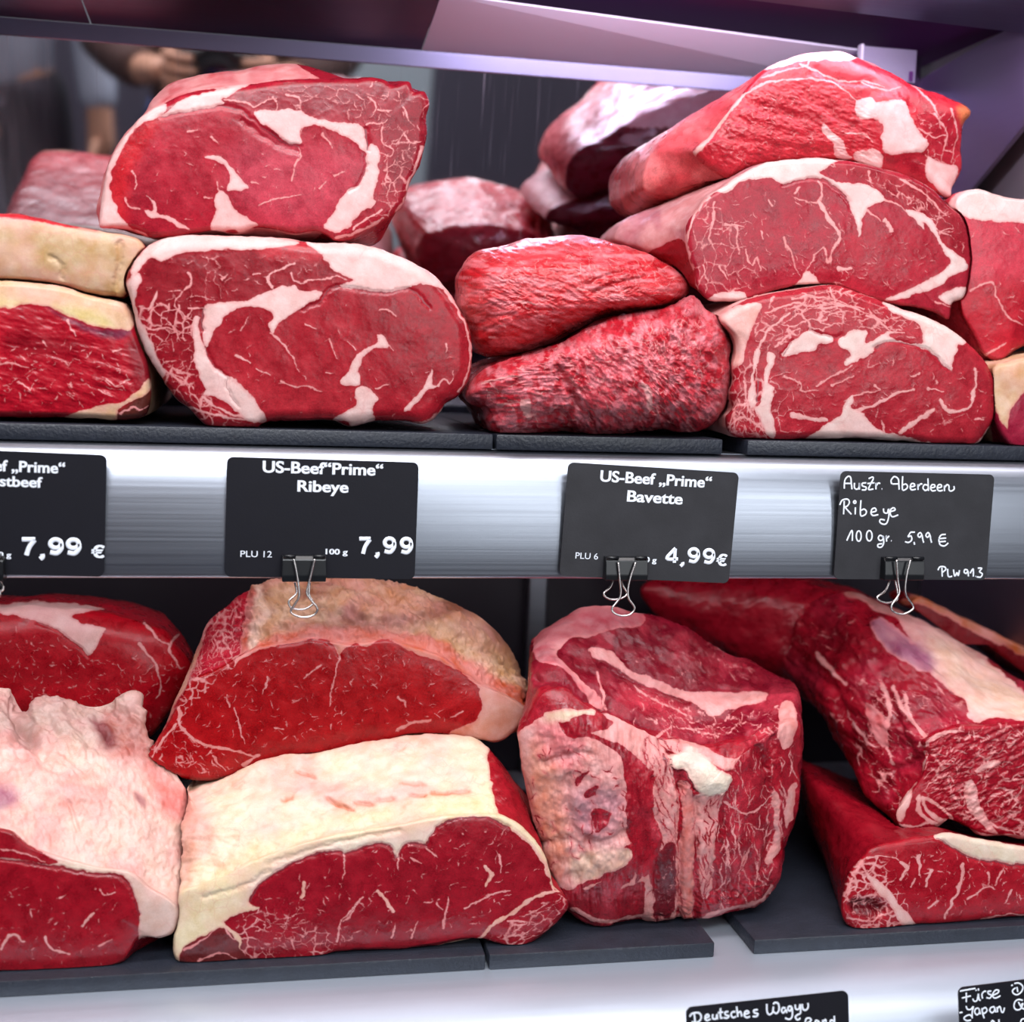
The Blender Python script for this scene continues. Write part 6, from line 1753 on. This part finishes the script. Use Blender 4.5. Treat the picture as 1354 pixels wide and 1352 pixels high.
# J2 and J1 and J3: right end of the lower shelf
m = j2
m.lean[:] = lin((158, 18, 36)); m.fatc[:] = lin((234, 190, 182))
m.lean[~m.onface] = lin((138, 14, 32))
m.fat([(745,755),(830,725),(960,755),(1184,790),(1500,830),(1500,930),(1184,892),(1050,878),(920,850),(860,815)])
m.part('fat_edge', 'white fat edge')
m.ftint((224, 212, 188), [(745,755),(830,720),(1184,785),(1500,820),(1500,940),(1184,900),(900,855)], 4)
m.seam([(760,762),(860,820),(920,854),(1050,882),(1184,898),(1480,935)], 1.0)
m.fat([(420,930),(520,1000),(580,1080),(665,1185),(600,1185),(540,1100),(460,1000)])
m.veins([[(680,850),(682,940)], [(740,920),(710,1000)], [(890,890),(870,1000),(800,1150)], [(590,880),(620,910),(590,960)]], 2.8, 1.6)
m.veins([[(910,1060),(1000,1000),(1040,1010)], [(1010,930),(1010,990)], [(1080,920),(1040,990)], [(1120,1010),(1090,1080)], [(330,1150),(420,1165),(500,1140),(560,1110)], [(320,1040),(360,1000),(430,1010)], [(400,870),(420,930)],
 [(430,860),(500,850),(580,870)], [(720,1100),(770,1070)], [(640,1000),(660,960)], [(500,1220),(560,1170),(640,1180)], [(980,1155),(1100,1130),(1184,1140)], [(440,1230),(400,1190),(470,1180)], [(350,960),(330,1060)]], 1.6, 0.8)
m.tint((92, 8, 22), [(345,1065),(430,1050),(520,1105),(460,1140),(360,1130)], 6); m.groove([(370,1090),(440,1090),(490,1110)], 7, 0.006, 'F')
m.flecks(130, [(560,860),(800,830),(1200,930),(1380,1000),(1300,1110),(700,1160)], (4, 13), (0.4, 1.0), -1.1, 0.4)
m.web([(310,960),(420,860),(560,900),(620,1180),(420,1240),(330,1180)], 13, 1.0, 0.6, seed=16)
m.flecks(50, [(330,930),(500,860),(560,1080),(480,1200),(350,1180)], (6, 18), (0.5, 1.2), 0.6, 0.6)
m = j1
m.lean[:] = lin((158, 18, 40)); m.fatc[:] = lin((232, 180, 172))
B = ~m.onface
m.lean[B] = lin((152, 20, 40)); m.mottle((176, 44, 70), 0.02, 0.5, 0.05, 'B'); m.mottle((110, 10, 26), 0.03, 0.6, 0.1, 'B', seed=6)
m.flecks(330, [(1020,620),(1120,540),(1354,530),(1480,540),(1480,900),(1200,890),(1040,800)], (5, 18), (0.5, 1.5), -0.5, 0.35)
m.web([(1010,610),(1120,530),(1354,520),(1500,520),(1500,910),(1200,900),(1010,800)], 15, 0.7, 0.3, (0.45, 1.3), -0.5, seed=14)
m.web([(680,400),(900,360),(1100,400),(1150,500),(1000,600),(960,740),(880,830),(760,640)], 15, 0.7, 0.35, (0.5, 1.3), 1.0, 'B', seed=15)
m.fat([(1140,750),(1170,710),(1190,750),(1200,800),(1240,870),(1262,905),(1220,885),(1170,830)], [(1180,680),(1240,650),(1272,655),(1200,690)],
 [(895,680),(960,660),(1000,615),(1012,660),(980,720),(960,780),(930,860),(905,835),(930,760)], [(1000,770),(1060,800),(1110,850),(1110,872),(1060,868),(1010,820)])
m.cut([(1010,785),(1060,815),(1090,848),(1060,845),(1020,812)])
m.veins([[(990,770),(990,830),(1050,872),(1110,878)], [(1100,880),(1220,908),(1354,918),(1500,928)], [(1010,600),(1060,560),(1120,545)]], 3.4, 3)
m.veins([[(1240,870),(1300,890),(1354,900)], [(920,870),(960,880),(1040,860)]], 1.8, 1.2)
m.fat([(900,130),(1010,160),(1140,235),(1250,322),(1354,402),(1560,470),(1560,540),(1354,516),(1250,500),(1180,508),(1150,440),(1080,390),(1030,360),(1000,300),(940,200)], [(640,-10),(760,40),(900,110),(960,160),(900,150),(780,90),(660,40)], where='B')
m.fat([(1170,500),(1250,492),(1354,505),(1560,520),(1560,500),(1200,470)], where='A')
m.part('fat_cap', 'pale fat cap', [(930,0),(1600,300),(1600,530),(1250,502),(1160,512),(1000,320),(900,130)])
m.ftint((150, 78, 116), [(800,160),(880,150),(960,225),(1050,300),(1010,350),(940,310),(860,240)], 7, 0.9, 'B'); m.fat([(815,168),(880,158),(960,230),(1045,300),(1005,345),(940,310),(860,240)], where='B')
m.ftint((170, 110, 100), [(630,-20),(780,30),(960,150),(900,160),(700,60)], 8, 0.8, 'B')
m.ftint((236, 204, 176), [(1030,200),(1300,350),(1560,470),(1560,520),(1250,495),(1100,400)], 14, 0.8, 'B')
m.veins([[(860,380),(885,470),(870,580),(900,660)], [(900,390),(940,480),(1000,560),(992,600)], [(940,420),(960,500),(1010,560)], [(760,520),(800,570),(840,600)], [(640,280),(700,350),(740,380)]], 3, 2, 'B')
m.fat([(800,450),(850,480),(880,540),(870,600),(840,575),(820,520)], where='B'); m.ftint((206, 90, 96), [(790,440),(890,530),(880,610),(830,590)], 6, 0.9, 'B')
m.flecks(90, [(680,400),(900,350),(1100,420),(1140,500),(960,640),(880,800),(780,620)], (7, 22), (0.5, 1.2), 1.1, 0.5, 'B')
m.flecks(50, [(100,100),(600,80),(800,200),(600,300),(250,200)], (8, 22), (0.4, 1.0), 0.2, 0.3, 'B')
m.ripple([(50,20),(640,0),(1100,380),(980,700),(860,820),(560,370)], 0.003, 0.05, (0.6, 1.4), 0.7, 12, 'B', 4)
m.ripple([(1000,610),(1100,525),(1500,515),(1500,920),(1100,870)], 0.0012, 0.14, (0.7, 1.5), -0.5, 8, 'F', 4)
m.groove([(905,680),(1000,640),(1010,600)], 5, 0.003, 'A'); m.groove([(880,420),(920,520),(960,600)], 5, 0.003, 'B')
m = j3
m.fatc[:] = lin((190, 112, 72))
m.fat([(1180,806),(1215,784),(1250,799),(1300,824),(1360,850),(1405,876),(1400,890),(1354,868),(1300,842),(1250,816),(1215,800)], where='A')

d1.back((112, 14, 34), (236, 190, 190), 0.35); d2.back((112, 14, 34), (230, 170, 165), 0.25); a1.back((160, 26, 44)); a2.back((150, 24, 40)); b1.back((150, 24, 40), (230, 196, 170), 0.5); b2.back((120, 16, 36), (226, 196, 160), 0.2); c1.back((176, 36, 50)); d3.back((120, 20, 36))
ALL = (a1, a2, b1, b2, c1, c2, d1, d2, d3, e1, e2, g1, g2, h1, h2, ii, j1, j2, j3)
for _m in ALL: _m.shape()
PAIRS = [(a1, a2), (a1, b1), (a1, b2), (a2, b1), (a2, b2), (b1, b2), (c1, c2), (c1, a2), (c2, a2), (c1, d2), (c2, d2), (c1, d3), (c2, d3), (d1, d2), (d2, d3),
         (d1, e1), (d2, e1), (d3, e1), (d3, e2), (e1, e2), (g1, g2), (g1, h1), (g2, h1), (g2, h2), (h1, h2), (h1, ii), (h2, ii), (ii, j1), (ii, j2), (j1, j2), (j3, j2)]
SOFT = (b1, b2, e1, e2, g1, d3, c2, h2, j2, j3)
for _r in range(5):
    for _a, _b in PAIRS:
        if _a in SOFT and _b not in SOFT: _a, _b = _b, _a
        # _b is the softer one and gives way
        _b.press(_a, faces=_r > 0, gap=0.0030 if _b in (j2, j3) else 0.0016, st=2 if _r < 2 else 1)
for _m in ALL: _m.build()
